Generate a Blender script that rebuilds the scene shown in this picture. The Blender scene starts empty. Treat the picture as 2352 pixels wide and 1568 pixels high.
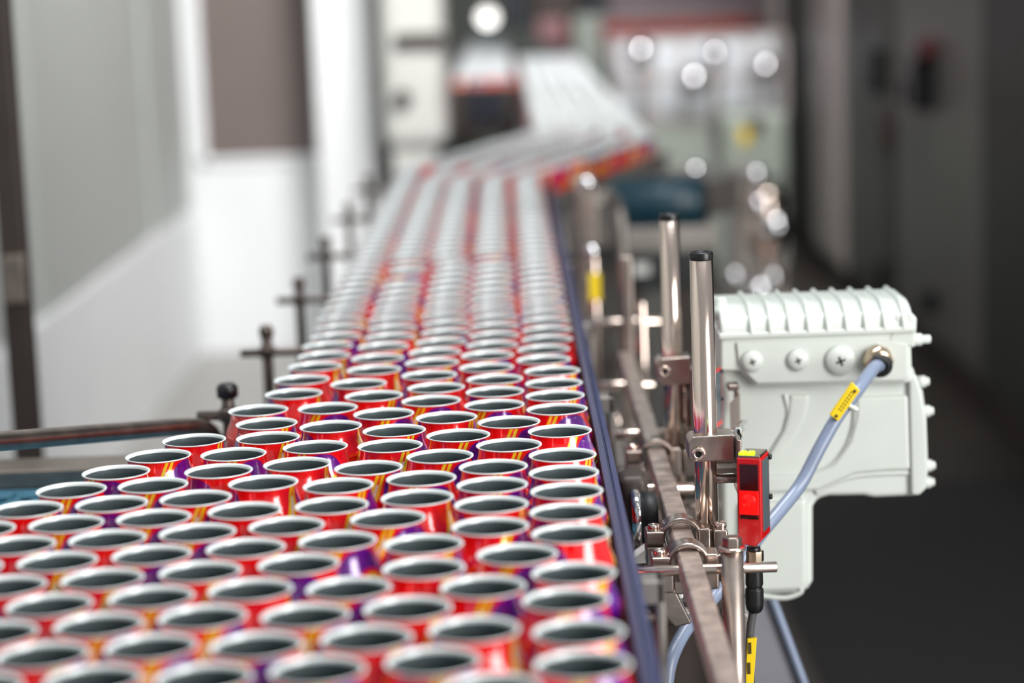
import bpy, math, random
import numpy as np
from mathutils import Vector, Matrix

C = bpy.context.scene.collection
PI = math.pi
R = math.radians
rnd = random.Random(7)

# ------------------------------------------------------------------ camera, sky, light, exposure
RIM = 1.067                                   # height of the can rims above the floor
BELT = 0.950                                  # height of the conveyor belt
CAMZ = RIM + 0.40
F_PX = 5100.0
PITCH, ROLL = R(9.28), R(2.1)
right0 = Vector((1, 0, 0))
fwd = Vector((0, math.cos(PITCH), -math.sin(PITCH)))
up0 = Vector((0, math.sin(PITCH), math.cos(PITCH)))
cam_r = right0 * math.cos(ROLL) - up0 * math.sin(ROLL)
cam_u = right0 * math.sin(ROLL) + up0 * math.cos(ROLL)
cd = bpy.data.cameras.new('camera')
cam = bpy.data.objects.new('camera', cd)
C.objects.link(cam)
m3 = Matrix((cam_r, cam_u, -fwd)).transposed()
cam.matrix_world = Matrix.Translation((0, 0, CAMZ)) @ m3.to_4x4()
cd.sensor_width = 36.0
cd.lens = F_PX / 2352 * 36.0
cd.clip_start, cd.clip_end = 0.05, 100
cd.dof.use_dof = True
cd.dof.focus_distance = 1.965
cd.dof.aperture_fstop = (cd.lens / 1000) / 0.0278
bpy.context.scene.camera = cam

w = bpy.data.worlds.new('room_light')
bpy.context.scene.world = w
w.use_nodes = True
w.node_tree.nodes['Background'].inputs[0].default_value = (0.93, 0.97, 1.0, 1)
w.node_tree.nodes['Background'].inputs[1].default_value = 0.34


def area(name, loc, target, sx, sy, watts, col, spread=180):
    d = bpy.data.lights.new(name, 'AREA')
    d.shape = 'RECTANGLE'
    d.size, d.size_y, d.energy, d.color = sx, sy, watts, col
    d.spread = R(spread)
    o = bpy.data.objects.new(name, d)
    C.objects.link(o)
    o.location = loc
    o.rotation_euler = (Vector(target) - Vector(loc)).to_track_quat('-Z', 'Y').to_euler()
    return o


area('window_light', (2.5, -0.3, 2.1), (-0.1, 2.2, 1.3), 1.5, 3.6, 185, (1.0, 0.985, 0.96))
area('skylight_near', (0.5, 2.4, 5.0), (-0.1, 2.4, 0), 1.0, 2.0, 60, (0.97, 0.99, 1.0), 110)
area('fill_left', (0.9, 4.6, 4.0), (-1.2, 8.9, 1.2), 1.6, 1.2, 72, (1.0, 0.99, 0.97), 90)  # added fill without a fixture, brightens the left and end walls
area('fill_far', (1.5, 7.2, 4.6), (1.5, 11.5, 0.9), 1.6, 1.2, 62, (1.0, 0.98, 1.0), 80)  # added fill out of view, lights the fronts of the far machines

vs = bpy.context.scene.view_settings
vs.view_transform = 'Standard'
vs.look = 'None'
vs.gamma = 1.0
vs.exposure = 0.0
vs.use_curve_mapping = False
bpy.context.scene.cycles.use_denoising = True
bpy.context.scene.cycles.max_bounces = 8


def at(px, py, Y):
    """world point at distance Y down the hall that projects on photo pixel (px, py)"""
    d = fwd * F_PX + cam_r * (px - 1176) + cam_u * (784 - py)
    return Vector((0, 0, CAMZ)) + d * (Y / d.y)


# ------------------------------------------------------------------ materials
def lin(r, g, b):
    f = lambda c: (c / 255 / 12.92) if c / 255 <= 0.04045 else ((c / 255 + 0.055) / 1.055) ** 2.4
    return (f(r), f(g), f(b), 1)


def mat(name, rgb, metal=0.0, rough=0.5, coat=0.0, var=0.08, scale=30.0, bump=0.0, stretch=None, emit=None, estr=0.0, alpha=None):
    m = bpy.data.materials.new(name)
    m.use_nodes = True
    nt = m.node_tree
    b = nt.nodes['Principled BSDF']
    base = lin(*rgb)
    tc = nt.nodes.new('ShaderNodeTexCoord')
    mp = nt.nodes.new('ShaderNodeMapping')
    if stretch:
        mp.inputs['Scale'].default_value = stretch
    nz = nt.nodes.new('ShaderNodeTexNoise')
    nz.inputs['Scale'].default_value = scale
    nz.inputs['Detail'].default_value = 4
    nt.links.new(tc.outputs['Object'], mp.inputs['Vector'])
    nt.links.new(mp.outputs['Vector'], nz.inputs['Vector'])
    mr = nt.nodes.new('ShaderNodeMapRange')
    mr.inputs['From Min'].default_value = 0.3
    mr.inputs['From Max'].default_value = 0.7
    mr.inputs['To Min'].default_value = 1 - var
    mr.inputs['To Max'].default_value = 1 + var
    nt.links.new(nz.outputs['Fac'], mr.inputs['Value'])
    vm = nt.nodes.new('ShaderNodeVectorMath')
    vm.operation = 'SCALE'
    vm.inputs[0].default_value = base[:3]
    nt.links.new(mr.outputs['Result'], vm.inputs['Scale'])
    nt.links.new(vm.outputs['Vector'], b.inputs['Base Color'])
    rr = nt.nodes.new('ShaderNodeMapRange')
    rr.inputs['To Min'].default_value = max(0.02, rough * 0.85)
    rr.inputs['To Max'].default_value = min(1, rough * 1.15)
    nt.links.new(nz.outputs['Fac'], rr.inputs['Value'])
    nt.links.new(rr.outputs['Result'], b.inputs['Roughness'])
    b.inputs['Metallic'].default_value = metal
    b.inputs['Coat Weight'].default_value = coat
    b.inputs['Coat Roughness'].default_value = 0.08
    if bump:
        bp = nt.nodes.new('ShaderNodeBump')
        bp.inputs['Strength'].default_value = bump
        bp.inputs['Distance'].default_value = 0.002
        nt.links.new(nz.outputs['Fac'], bp.inputs['Height'])
        nt.links.new(bp.outputs['Normal'], b.inputs['Normal'])
    if emit:
        b.inputs['Emission Color'].default_value = lin(*emit)
        b.inputs['Emission Strength'].default_value = estr
    return m


M = dict(
    steel=mat('brushed_steel', (238, 218, 205), 1.0, 0.17, var=0.10, scale=60, stretch=(1, 1, 0.08)),
    steel_dark=mat('dull_steel', (168, 155, 147), 1.0, 0.34, var=0.14, scale=40),
    steel_bar=mat('scuffed_steel', (218, 203, 193), 1.0, 0.40, var=0.30, scale=55, bump=0.3),
    steel_cast=mat('cast_steel', (184, 170, 162), 1.0, 0.30, var=0.14, scale=80, bump=0.2),
    chrome=mat('polished_steel', (235, 235, 238), 1.0, 0.04, var=0.02),
    nickel=mat('nickel', (190, 172, 150), 1.0, 0.22, var=0.1),
    black=mat('black_plastic', (18, 18, 20), 0, 0.35, var=0.1),
    rubber=mat('black_rubber', (14, 15, 18), 0, 0.55, var=0.1),
    white_paint=mat('white_machine_paint', (208, 214, 208), 0, 0.38, coat=0.25, var=0.03, scale=18, bump=0.06),
    cable=mat('grey_blue_cable', (124, 136, 160), 0, 0.35, coat=0.2, var=0.05),
    cable_dark=mat('dark_grey_cable', (78, 78, 80), 0, 0.45, var=0.06),
    yellow=mat('yellow_tag_plastic', (240, 205, 20), 0, 0.42, var=0.05),
    ink=mat('dark_tag_ink', (70, 58, 12), 0, 0.5, var=0.05),
    red_plastic=mat('red_sensor_plastic', (200, 14, 18), 0, 0.28, coat=0.4, var=0.05),
    red_dark=mat('dark_red_window', (52, 8, 6), 0, 0.10, coat=0.5, var=0.05),
    red_lens=mat('lit_red_lens', (230, 10, 8), 0, 0.2, var=0.1, emit=(255, 10, 6), estr=1.1),
    green_led=mat('lit_green_led', (190, 240, 20), 0, 0.3, emit=(190, 255, 10), estr=1.6),
    grey_plastic=mat('blue_grey_plastic', (74, 86, 92), 0, 0.4, var=0.05),
    rail=mat('blue_grey_rail_plastic', (56, 62, 96), 0, 0.38, var=0.10, scale=50, stretch=(1, 0.1, 1)),
    belt=mat('teal_belt_plastic', (52, 104, 126), 0, 0.5, var=0.12, scale=25),
    frame=mat('conveyor_frame_steel', (142, 136, 131), 0.45, 0.42, var=0.12, scale=12),
    frame_dark=mat('dark_conveyor_frame', (70, 62, 58), 0.5, 0.5, var=0.12, scale=10),
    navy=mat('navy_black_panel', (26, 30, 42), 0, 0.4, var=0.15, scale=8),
    teal=mat('teal_motor_paint', (6, 52, 66), 0, 0.38, coat=0.1, var=0.08, scale=12),
    teal_dark=mat('dark_green_black_paint', (14, 22, 22), 0, 0.5, var=0.1),
    wall=mat('pale_grey_wall_panel', (176, 179, 176), 0, 0.6, var=0.02, scale=3),
    wall_white=mat('white_wall_panel', (236, 238, 240), 0, 0.5, var=0.02, scale=3),
    pane=mat('brown_grey_board', (116, 104, 101), 0, 0.45, var=0.04, scale=4),
    cream=mat('pale_machine_enamel', (212, 212, 208), 0, 0.4, var=0.03, scale=6),
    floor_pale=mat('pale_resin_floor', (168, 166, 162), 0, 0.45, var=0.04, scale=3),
    plate_grey=mat('grey_painted_plate', (140, 140, 148), 0.2, 0.4, var=0.05),
    bracket=mat('dark_bracket_steel', (104, 94, 89), 0.85, 0.4, var=0.1),
    floor=mat('dark_resin_floor', (54, 48, 44), 0, 0.42, var=0.18, scale=2.5, bump=0.05),
    patch_black=mat('black_floor_patch', (26, 24, 24), 0, 0.7, var=0.15, scale=20),
    cab=mat('dark_grey_cabinet', (66, 66, 63), 0, 0.5, var=0.05, scale=4),
    cab_lite=mat('mid_grey_cabinet', (98, 96, 94), 0, 0.45, var=0.05, scale=4),
    cab_strip=mat('light_grey_trim', (168, 158, 154), 0, 0.45, var=0.05, scale=4),
    cab_black=mat('black_cabinet', (34, 35, 33), 0, 0.5, var=0.06, scale=4),
    maroon=mat('dark_maroon_paint', (84, 30, 34), 0, 0.5),
    brown=mat('dark_brown_plinth', (52, 38, 34), 0, 0.5, var=0.1),
    lilac=mat('pale_pink_beam', (196, 172, 178), 0, 0.5, var=0.04, scale=3),
    rose=mat('dusty_rose_beam', (150, 108, 112), 0, 0.5, var=0.06, scale=3),
    green_grey=mat('green_grey_enamel', (150, 158, 148), 0, 0.5, var=0.05, scale=3),
    lamp=mat('lit_lamp', (255, 255, 255), 0, 0.4, emit=(255, 252, 244), estr=1.15),
    glass=None,
)
g = bpy.data.materials.new('machine_glass')
g.use_nodes = True
gb = g.node_tree.nodes['Principled BSDF']
gb.inputs['Base Color'].default_value = (0.92, 0.95, 0.96, 1)
gb.inputs['Roughness'].default_value = 0.05
gb.inputs['Transmission Weight'].default_value = 0.9
gb.inputs['IOR'].default_value = 1.1
M['glass'] = g


def can_print_material():
    """red can print: double yellow slanted stripes, purple swoosh, red and yellow arch, twice round the can (UV = angle, height)"""
    m = bpy.data.materials.new('red_can_print')
    m.use_nodes = True
    nt = m.node_tree
    b = nt.nodes['Principled BSDF']

    def nd(op, a, c=None, d=None):
        n = nt.nodes.new('ShaderNodeMath')
        n.operation = op
        for i, v in enumerate((a, c, d)):
            if v is None:
                continue
            if isinstance(v, (int, float)):
                n.inputs[i].default_value = v
            else:
                nt.links.new(v, n.inputs[i])
        return n.outputs[0]
    uv = nt.nodes.new('ShaderNodeTexCoord')
    sp = nt.nodes.new('ShaderNodeSeparateXYZ')
    nt.links.new(uv.outputs['UV'], sp.inputs[0])
    a = nd('MULTIPLY', nd('FRACT', nd('MULTIPLY', sp.outputs[0], 2.0)), 103.7)
    t = nd('MULTIPLY', nd('SUBTRACT', 1.0, sp.outputs[1]), 117.0)
    s = nd('ADD', nd('SUBTRACT', a, 30.0), nd('MULTIPLY', nd('SUBTRACT', t, 5.0), 0.55))
    inside = lambda v, c, hw: nd('LESS_THAN', nd('ABSOLUTE', nd('SUBTRACT', v, c)), hw)
    def ell(ca, wa, ct_, wt, pw):
        e1 = nd('POWER', nd('ABSOLUTE', nd('DIVIDE', nd('SUBTRACT', a, ca), wa)), pw)
        e2 = nd('POWER', nd('ABSOLUTE', nd('DIVIDE', nd('SUBTRACT', t, ct_), wt)), pw)
        return nd('ADD', e1, e2)
    swoosh = ell(54.0, 24.0, 33.0, 31.0, 2.6)
    rr = nd('SQRT', ell(60.0, 22.0, 42.0, 28.0, 2.0))
    right_of = nd('GREATER_THAN', s, 6.0)

    def ring(lim):
        return nd('MULTIPLY', nd('LESS_THAN', rr, lim), right_of)
    col = None

    def over(prev, fac, rgb):
        mx = nt.nodes.new('ShaderNodeMix')
        mx.data_type = 'RGBA'
        nt.links.new(fac, mx.inputs[0])
        if isinstance(prev, tuple):
            mx.inputs[6].default_value = prev
        else:
            nt.links.new(prev, mx.inputs[6])
        mx.inputs[7].default_value = rgb
        return mx.outputs[2]
    RED, PUR, YEL, WHT, DRD = lin(240, 8, 16), lin(100, 10, 142), lin(246, 214, 22), lin(240, 236, 238), lin(120, 16, 18)
    col = over(RED, nd('MULTIPLY', nd('LESS_THAN', swoosh, 1.0), right_of), PUR)
    col = over(col, ring(0.92), RED)
    col = over(col, ring(0.80), YEL)
    col = over(col, ring(0.68), DRD)
    col = over(col, ring(0.58), YEL)
    col = over(col, ring(0.48), RED)
    col = over(col, nd('MULTIPLY', inside(s, 0.0, 1.3), nd('GREATER_THAN', t, 9.5)), WHT)
    col = over(col, inside(s, -3.0, 1.8), YEL)
    col = over(col, inside(s, 3.0, 1.8), YEL)
    nt.links.new(col, b.inputs['Base Color'])
    b.inputs['Metallic'].default_value = 0.15
    b.inputs['Roughness'].default_value = 0.22
    b.inputs['Coat Weight'].default_value = 1.0
    b.inputs['Coat IOR'].default_value = 1.7
    b.inputs['Coat Roughness'].default_value = 0.07
    return m


M['can'] = can_print_material()
M['can_rim'] = mat('bare_can_rim', (240, 246, 247), 0.15, 0.30, var=0.02)
M['can_in'] = mat('coated_can_inside', (106, 118, 121), 0.4, 0.34, var=0.04)


# ------------------------------------------------------------------ mesh helpers
class MB:
    """collects simple solids and links them as ONE mesh object"""

    def __init__(s):
        s.v, s.f, s.sm = [], [], []

    def add(s, vs, fs, smooth=False):
        k = len(s.v)
        s.v += [tuple(v) for v in vs]
        s.f += [tuple(i + k for i in f) for f in fs]
        s.sm += [smooth] * len(fs)
        return s

    def box(s, a, b):
        x0, x1 = sorted((a[0], b[0])); y0, y1 = sorted((a[1], b[1])); z0, z1 = sorted((a[2], b[2]))
        vs = [(x, y, z) for z in (z0, z1) for y in (y0, y1) for x in (x0, x1)]
        return s.add(vs, [(0, 2, 3, 1), (4, 5, 7, 6), (0, 1, 5, 4), (2, 6, 7, 3), (0, 4, 6, 2), (1, 3, 7, 5)])

    def lathe(s, prof, base=(0, 0, 0), axis='z', n=24, smooth=True, close=False):
        """prof: (radius, height) list; axis direction vector or letter"""
        ax = {'x': Vector((1, 0, 0)), 'y': Vector((0, 1, 0)), 'z': Vector((0, 0, 1))}[axis] if isinstance(axis, str) else Vector(axis).normalized()
        p = Vector((0, 0, 1)) if abs(ax.z) < 0.9 else Vector((1, 0, 0))
        e1 = ax.cross(p).normalized()
        e2 = ax.cross(e1).normalized()
        if axis == 'z':
            e1, e2 = Vector((1, 0, 0)), Vector((0, 1, 0))
        b = Vector(base)
        vs, fs = [], []
        for (r, h) in prof:
            for i in range(n):
                t = 2 * PI * i / n
                vs.append(b + ax * h + (e1 * math.cos(t) + e2 * math.sin(t)) * r)
        flip = (e1.cross(e2)).dot(ax) < 0
        for k in range(len(prof) - 1):
            for i in range(n):
                j = (i + 1) % n
                q = (k * n + i, k * n + j, (k + 1) * n + j, (k + 1) * n + i)
                fs.append(q[::-1] if flip else q)
        if close:
            lo = tuple(range(n)); hi = tuple((len(prof) - 1) * n + i for i in range(n))
            fs += [hi if flip is False else hi[::-1], lo[::-1] if flip is False else lo]
        return s.add(vs, fs, smooth)

    def cyl(s, p0, p1, r, n=20, bev=None):
        p0, p1 = Vector(p0), Vector(p1)
        L = (p1 - p0).length
        c = bev if bev is not None else min(r * 0.12, L * 0.2)
        return s.lathe([(r - c, 0), (r, c), (r, L - c), (r - c, L)], p0, (p1 - p0), n, True, True)

    def hexbolt(s, p, axis, r, h, n=6):
        return s.lathe([(r, 0), (r, h * 0.8), (r * 0.82, h)], p, axis, n, False, True)

    def tube(s, pts, r, n=12, sub=8):
        """smooth round bar through points (Catmull-Rom)"""
        P = [Vector(p) for p in pts]
        if sub > 1 and len(P) > 2:
            Q = []
            E = [P[0] * 2 - P[1]] + P + [P[-1] * 2 - P[-2]]
            for i in range(1, len(E) - 2):
                for k in range(sub):
                    t = k / sub
                    a, b, c, d = E[i - 1], E[i], E[i + 1], E[i + 2]
                    Q.append(0.5 * ((2 * b) + (c - a) * t + (2 * a - 5 * b + 4 * c - d) * t * t + (3 * b - a - 3 * c + d) * t ** 3))
            Q.append(P[-1])
            P = Q
        vs, fs = [], []
        nrm = None
        for i, p in enumerate(P):
            tg = (P[min(i + 1, len(P) - 1)] - P[max(i - 1, 0)]).normalized()
            if nrm is None:
                nrm = tg.orthogonal().normalized()
            nrm = (nrm - tg * nrm.dot(tg)).normalized()
            bn = tg.cross(nrm)
            for k in range(n):
                a = 2 * PI * k / n
                vs.append(p + (nrm * math.cos(a) + bn * math.sin(a)) * r)
        for i in range(len(P) - 1):
            for k in range(n):
                j = (k + 1) % n
                fs.append((i * n + k, i * n + j, (i + 1) * n + j, (i + 1) * n + k))
        fs += [tuple(range(n))[::-1], tuple((len(P) - 1) * n + k for k in range(n))]
        return s.add(vs, fs, True)

    def prism(s, poly, y0, y1):
        """polygon in (x, z), extruded from y0 to y1"""
        n = len(poly)
        ar = sum(poly[i][0] * poly[(i + 1) % n][1] - poly[(i + 1) % n][0] * poly[i][1] for i in range(n))
        if ar < 0:
            poly = poly[::-1]
        vs = [(x, y0, z) for x, z in poly] + [(x, y1, z) for x, z in poly]
        fs = [tuple(range(n)), tuple(range(n, 2 * n))[::-1]]
        fs += [(i, i + n, (i + 1) % n + n, (i + 1) % n) for i in range(n)]
        return s.add(vs, fs)

    def sweep_x(s, prof, x0, x1, smooth=False):
        """polygon in (y, z), extruded along x"""
        n = len(prof)
        ar = sum(prof[i][0] * prof[(i + 1) % n][1] - prof[(i + 1) % n][0] * prof[i][1] for i in range(n))
        if ar < 0:
            prof = prof[::-1]
        vs = [(x0, y, z) for y, z in prof] + [(x1, y, z) for y, z in prof]
        fs = [tuple(range(n))[::-1], tuple(range(n, 2 * n))]
        fs += [(i, (i + 1) % n, (i + 1) % n + n, i + n) for i in range(n)]
        return s.add(vs, fs, smooth)

    def build(s, name, m, parent=None, bevel=0.0, seg=2):
        me = bpy.data.meshes.new(name)
        me.from_pydata(s.v, [], s.f)
        me.polygons.foreach_set('use_smooth', s.sm)
        me.update()
        me.materials.append(m)
        o = bpy.data.objects.new(name, me)
        C.objects.link(o)
        if parent is not None:
            o.parent = parent
            o.matrix_parent_inverse = parent_inv(parent)
        if bevel:
            bm_ = o.modifiers.new('bevel', 'BEVEL')
            bm_.width = bevel
            bm_.segments = seg
            bm_.limit_method = 'ANGLE'
            bm_.angle_limit = R(40)
            for p in me.polygons:
                p.use_smooth = True
            wn = o.modifiers.new('normals', 'WEIGHTED_NORMAL')
            wn.keep_sharp = True
        return o


def parent_inv(p):
    m = Matrix.Identity(4)
    while p is not None:
        m = m @ p.matrix_basis.inverted()      # objects below a part keep world coordinates too
        break
    return m


def tag(o, label, cat, group=None, kind=None):
    o['label'] = label
    o['category'] = cat
    if group:
        o['group'] = group
    if kind:
        o['kind'] = kind
    return o


def thing(name, label, cat, loc=(0, 0, 0), group=None):
    o = bpy.data.objects.new(name, None)
    C.objects.link(o)
    o.empty_display_size = 0.05
    o.location = loc
    return tag(o, label, cat, group)


def struct(name, mb, m, label, cat='structure', bevel=0.0):
    o = mb.build(name, m, None, bevel)
    o['kind'] = 'structure'
    o['label'] = label
    o['category'] = cat
    return o


# ------------------------------------------------------------------ the hall
struct('floor', MB().box((-4, 0, -0.1), (4, 20.2, 0)), M['floor'], 'dark grey brown resin factory floor', 'floor')

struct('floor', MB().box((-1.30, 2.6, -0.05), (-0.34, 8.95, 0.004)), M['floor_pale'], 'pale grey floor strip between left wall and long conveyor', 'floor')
WX = -1.275                                   # left wall, parallel to the conveyor
wl = struct('wall_left', MB().box((WX - 0.15, 0.3, 0), (WX - 0.02, 8.94, 3.6)), M['wall'], 'pale grey panelled wall left of the conveyor', 'wall')
ys = [0.3, 1.4, 2.5, 3.5, 4.6, 5.75, 6.0, 7.75, 8.0, 8.94]
for a, b in zip(ys[:-1], ys[1:]):
    wide = b - a > 0.3
    MB().box((WX - 0.03, a + 0.008, 0.0), (WX if wide else WX - 0.012, b - 0.008, 3.6)).build('panel', M['wall'], wl, 0.004)
tl = struct('trim_1', MB().box((WX - 0.02, 0.3, 0), (WX + 0.012, 8.93, 0.60)), M['wall_white'], 'white kick panel along the foot of the left wall', 'trim', 0.006)

YB = 8.95                                     # end wall that faces the camera
wb = struct('wall_back', MB().box((WX - 0.15, YB, 0), (-0.70, YB + 0.12, 3.6)), M['wall_white'], 'white end wall below the brown grey board', 'wall')
z0 = at(600, 358, YB).z
pn = thing('wall_board', 'brown grey rectangular board set high on the white end wall', 'board', (-1.0, YB, z0))
MB().box((at(474, 300, YB).x, YB - 0.004, z0), (at(748, 300, YB).x, YB + 0.001, 3.2)).build('board', M['pane'], pn)
fr = MB()
xa, xb = at(452, 300, YB).x, at(758, 300, YB).x
fr.box((xa, YB - 0.02, z0 - 0.03), (xb, YB + 0.002, z0)).box((xa, YB - 0.02, z0 - 0.03), (xa + 0.035, YB + 0.002, 3.25)).box((xb - 0.016, YB - 0.02, z0 - 0.03), (xb, YB + 0.002, 3.25))
fr.build('board_frame', M['wall_white'], pn, 0.006)

struct('wall_far', MB().box((-3, 20, 0), (3.2, 20.15, 5)), M['green_grey'], 'grey far wall of the hall', 'wall')
wc = struct('trim_2', MB().box((-0.725, 8.6, 0), (-0.50, 8.9, 3.6)), M['wall_white'], 'bright white column beside the brown grey board', 'column', 0.012)

# right-hand row of dark electrical cabinets
CX = 1.52
wr = struct('wall_right', MB().box((CX + 0.5, 3.5, 0), (CX + 0.65, 20, 3.4)), M['cab_black'], 'dark wall behind the row of grey cabinets', 'wall')
rows = [(5.2, 7.05, 'cab_black', 0.0, 'black tall cabinet nearest at the right edge of the hall'),
        (7.07, 8.75, 'cab_lite', 0.03, 'mid grey tall cabinet with black handles and a red switch'),
        (8.77, 10.0, 'cab', 0.02, 'dark grey tall cabinet behind the one with the red switch'),
        (10.02, 10.9, 'cab_strip', 0.0, 'narrow pale grey tall cabinet between two dark ones'),
        (10.92, 12.3, 'cab', 0.03, 'dark grey tall cabinet far along the right wall'),
        (12.32, 13.0, 'cab_strip', 0.0, 'pale grey cabinet end farthest along the right wall')]
cabs = []
for (a, b, mk, inset, lab) in rows:
    c = thing('electrical_cabinet', lab, 'cabinet', (CX + 0.25, (a + b) / 2, 0), 'electrical cabinets along the right wall')
    MB().box((CX + inset, a, 0.10), (CX + 0.48, b, 2.9)).build('body', M[mk], c, 0.008)
    MB().box((CX + inset + 0.03, a + 0.02, 0.0), (CX + 0.46, b - 0.02, 0.10)).build('plinth', M['brown'], c)
    d = MB().box((CX + inset - 0.018, a + 0.06, 0.16), (CX + inset, b - 0.06, 2.84)).build('door', M[mk], c, 0.006)
    cabs.append((c, d))


def cab_box(i, name, px, py, Y, wpx, hpx, m, dep=0.05):
    p = at(px, py, Y)
    k = Y / F_PX
    MB().box((CX - dep, Y - wpx * k * 1.6, p.z - hpx * k / 2), (CX + 0.02, Y + wpx * k * 1.6, p.z + hpx * k / 2)).build(name, m, cabs[i][1], 0.008)


cab_box(1, 'handle', 2170, 190, 7.95, 20, 120, M['black'], 0.07)
cab_box(1, 'handle', 2140, 205, 8.20, 16, 55, M['black'], 0.06)
cab_box(1, 'switch', 2182, 108, 7.90, 14, 42, M['maroon'], 0.05)
cab_box(1, 'lock', 2175, 690, 7.92, 12, 50, M['black'], 0.04)
cab_box(2, 'handle', 2062, 160, 8.95, 14, 105, M['black'], 0.06)
cab_box(2, 'lock', 2090, 300, 8.82, 10, 90, M['brown'], 0.03)
cab_box(2, 'handle', 2066, 640, 8.92, 12, 90, M['black'], 0.04)
cab_box(4, 'handle', 1890, 130, 11.05, 14, 70, M['black'], 0.05)
MB().box((0.62, 2.9, 0.0), (1.50, 6.2, 0.006)).build('floor_patch', M['patch_black'])  # thin black patch, darker than the floor around it
tag(bpy.data.objects['floor_patch'], 'thin black patch on the floor beside the dark cabinets', 'mat')


# ------------------------------------------------------------------ conveyors
def conveyor(label, x0, x1, y0, y1, zb=BELT, legs=True, feet=(), low=0.13):
    c = thing('conveyor', label, 'conveyor', ((x0 + x1) / 2, (y0 + y1) / 2, 0))
    MB().box((x0 + 0.004, y0, zb - 0.02), (x1 - 0.004, y1, zb)).build('belt', M['belt'], c)
    for s, x in ((-1, x0), (1, x1)):
        MB().box((x - 0.004, y0, zb - low), (x + 0.004, y1, zb - 0.008)).box((x - 0.004, y0, zb - low), (x - s * 0.03, y1, zb - low + 0.006)).build('side_frame', M['frame'], c)
    for y in feet:
        for x in (x0 + 0.02, x1 - 0.02):
            MB().box((x - 0.02, y - 0.02, 0), (x + 0.02, y + 0.02, zb - low + 0.01)).build('leg', M['frame_dark'], c)
        MB().box((x0 + 0.02, y - 0.015, 0.3), (x1 - 0.02, y + 0.015, 0.34)).build('cross_bar', M['frame_dark'], c)
    return c


A = conveyor('long straight conveyor carrying red cans from the foreground into the hall', -0.268, 0.098, 0.9, 5.0, feet=(2.45, 4.0))
B = conveyor('second straight conveyor farther back, shifted right of the long one', 0.062, 0.392, 5.75, 11.6, feet=(6.5, 10.5))
D = conveyor('third conveyor at the back left with a dark open end', -0.215, 0.046, 9.2, 15.5, feet=(9.9, 13.0), low=0.06)

# the slanted piece that shifts the stream to the right
J = thing('transfer_conveyor', 'slanted transfer conveyor shifting the can stream to the right', 'conveyor', (0.07, 5.3, 0))
E1 = [(-0.268, 5.0), (0.098, 5.0), (0.098, 4.52), (0.395, 5.50), (0.392, 5.75), (0.062, 5.95), (-0.13, 5.80)]


def flat(poly, za, zb):
    n = len(poly)
    vs = [(x, y, zb) for x, y in poly] + [(x, y, za) for x, y in poly]
    return vs, [tuple(range(n)), tuple(range(n, 2 * n))[::-1]] + [(i, i + n, (i + 1) % n + n, (i + 1) % n) for i in range(n)]


mb = MB(); mb.add(*flat([(0.102, 4.54), (0.397, 5.5), (0.394, 5.74), (0.06, 5.94), (-0.13, 5.78), (-0.262, 5.01), (0.102, 5.01)], BELT - 0.02, BELT))
mb.build('belt', M['belt'], J)
mb = MB(); mb.add(*flat([(0.108, 4.50), (0.56, 5.30), (0.56, 5.46), (0.402, 5.50)], 0.962, 0.985)).add(*flat([(0.108, 4.50), (0.56, 5.30), (0.56, 5.32), (0.108, 4.53)], 0.90, 0.962)).add(*flat([(0.094, 4.60), (0.405, 5.62), (0.412, 5.62), (0.101, 4.60)], 0.962, 1.022))
mb.build('side_frame', M['frame'], J)
mb = MB(); mb.add(*flat([(-0.27, 5.0), (-0.14, 5.80), (0.055, 5.955), (0.055, 5.975), (-0.155, 5.82), (-0.29, 5.0)], 0.86, 1.0))
mb.build('side_frame', M['frame'], J)
for x, y in ((0.42, 5.2), (0.0, 5.6)):
    MB().box((x - 0.02, y - 0.02, 0), (x + 0.02, y + 0.02, 0.93)).build('leg', M['frame_dark'], J)

# dark end of the third conveyor
pa, pb = at(1035, 188, 9.15), at(1245, 292, 9.15)
e = MB().box((pa.x - 0.01, 9.10, pb.z - 0.02), (pb.x - 0.06, 9.19, 1.035)).build('end_frame', M['frame_dark'], D, 0.006)
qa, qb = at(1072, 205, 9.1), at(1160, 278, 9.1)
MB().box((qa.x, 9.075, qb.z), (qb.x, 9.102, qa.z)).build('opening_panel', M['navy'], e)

# side conveyor that brings the front cans from the left
S = thing('side_conveyor', 'wide side conveyor with teal modular belt at the front left', 'conveyor', (-0.8, 1.6, 0))
MB().box((-1.24, 0.85, BELT - 0.022), (-0.275, 2.325, BELT - 0.004)).build('belt', M['belt'], S)
lk = MB()
for j in range(38):
    y = 0.90 + j * 0.037
    for i in range(36):
        x = -1.22 + i * 0.0255 + (0.012 if j % 2 else 0)
        lk.box((x, y, BELT - 0.004), (x + 0.014, y + 0.030, BELT))
lo = lk.build('belt_link', M['belt'], S)
lo['kind'] = 'stuff'
MB().box((-1.24, 2.33, 0.80), (-0.33, 2.395, 0.966)).build('side_frame', M['steel_dark'], S, 0.003)
for x in (-1.15, -0.5):
    MB().box((x - 0.02, 2.34, 0), (x + 0.02, 2.38, 0.82)).build('leg', M['frame_dark'], S)

# left post and hand rail
p0, p1 = at(14, 800, 3.2), at(72, 800, 3.2)
po = thing('steel_post', 'dark square steel post standing at the far left edge', 'post', ((p0.x + p1.x) / 2, 3.22, 0))
MB().box((p0.x, 3.2, 0.012), (p1.x, 3.24, 2.3)).build('post', M['frame_dark'], po, 0.004)
MB().box((p0.x - 0.03, 3.17, 0), (p1.x + 0.03, 3.27, 0.012)).build('foot_plate', M['frame_dark'], po)
cm = at(40, 640, 3.19)
MB().box((cm.x - 0.02, 3.185, cm.z - 0.035), (cm.x + 0.012, 3.2, cm.z + 0.035)).build('clamp', M['steel_dark'], po, 0.003)

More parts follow.
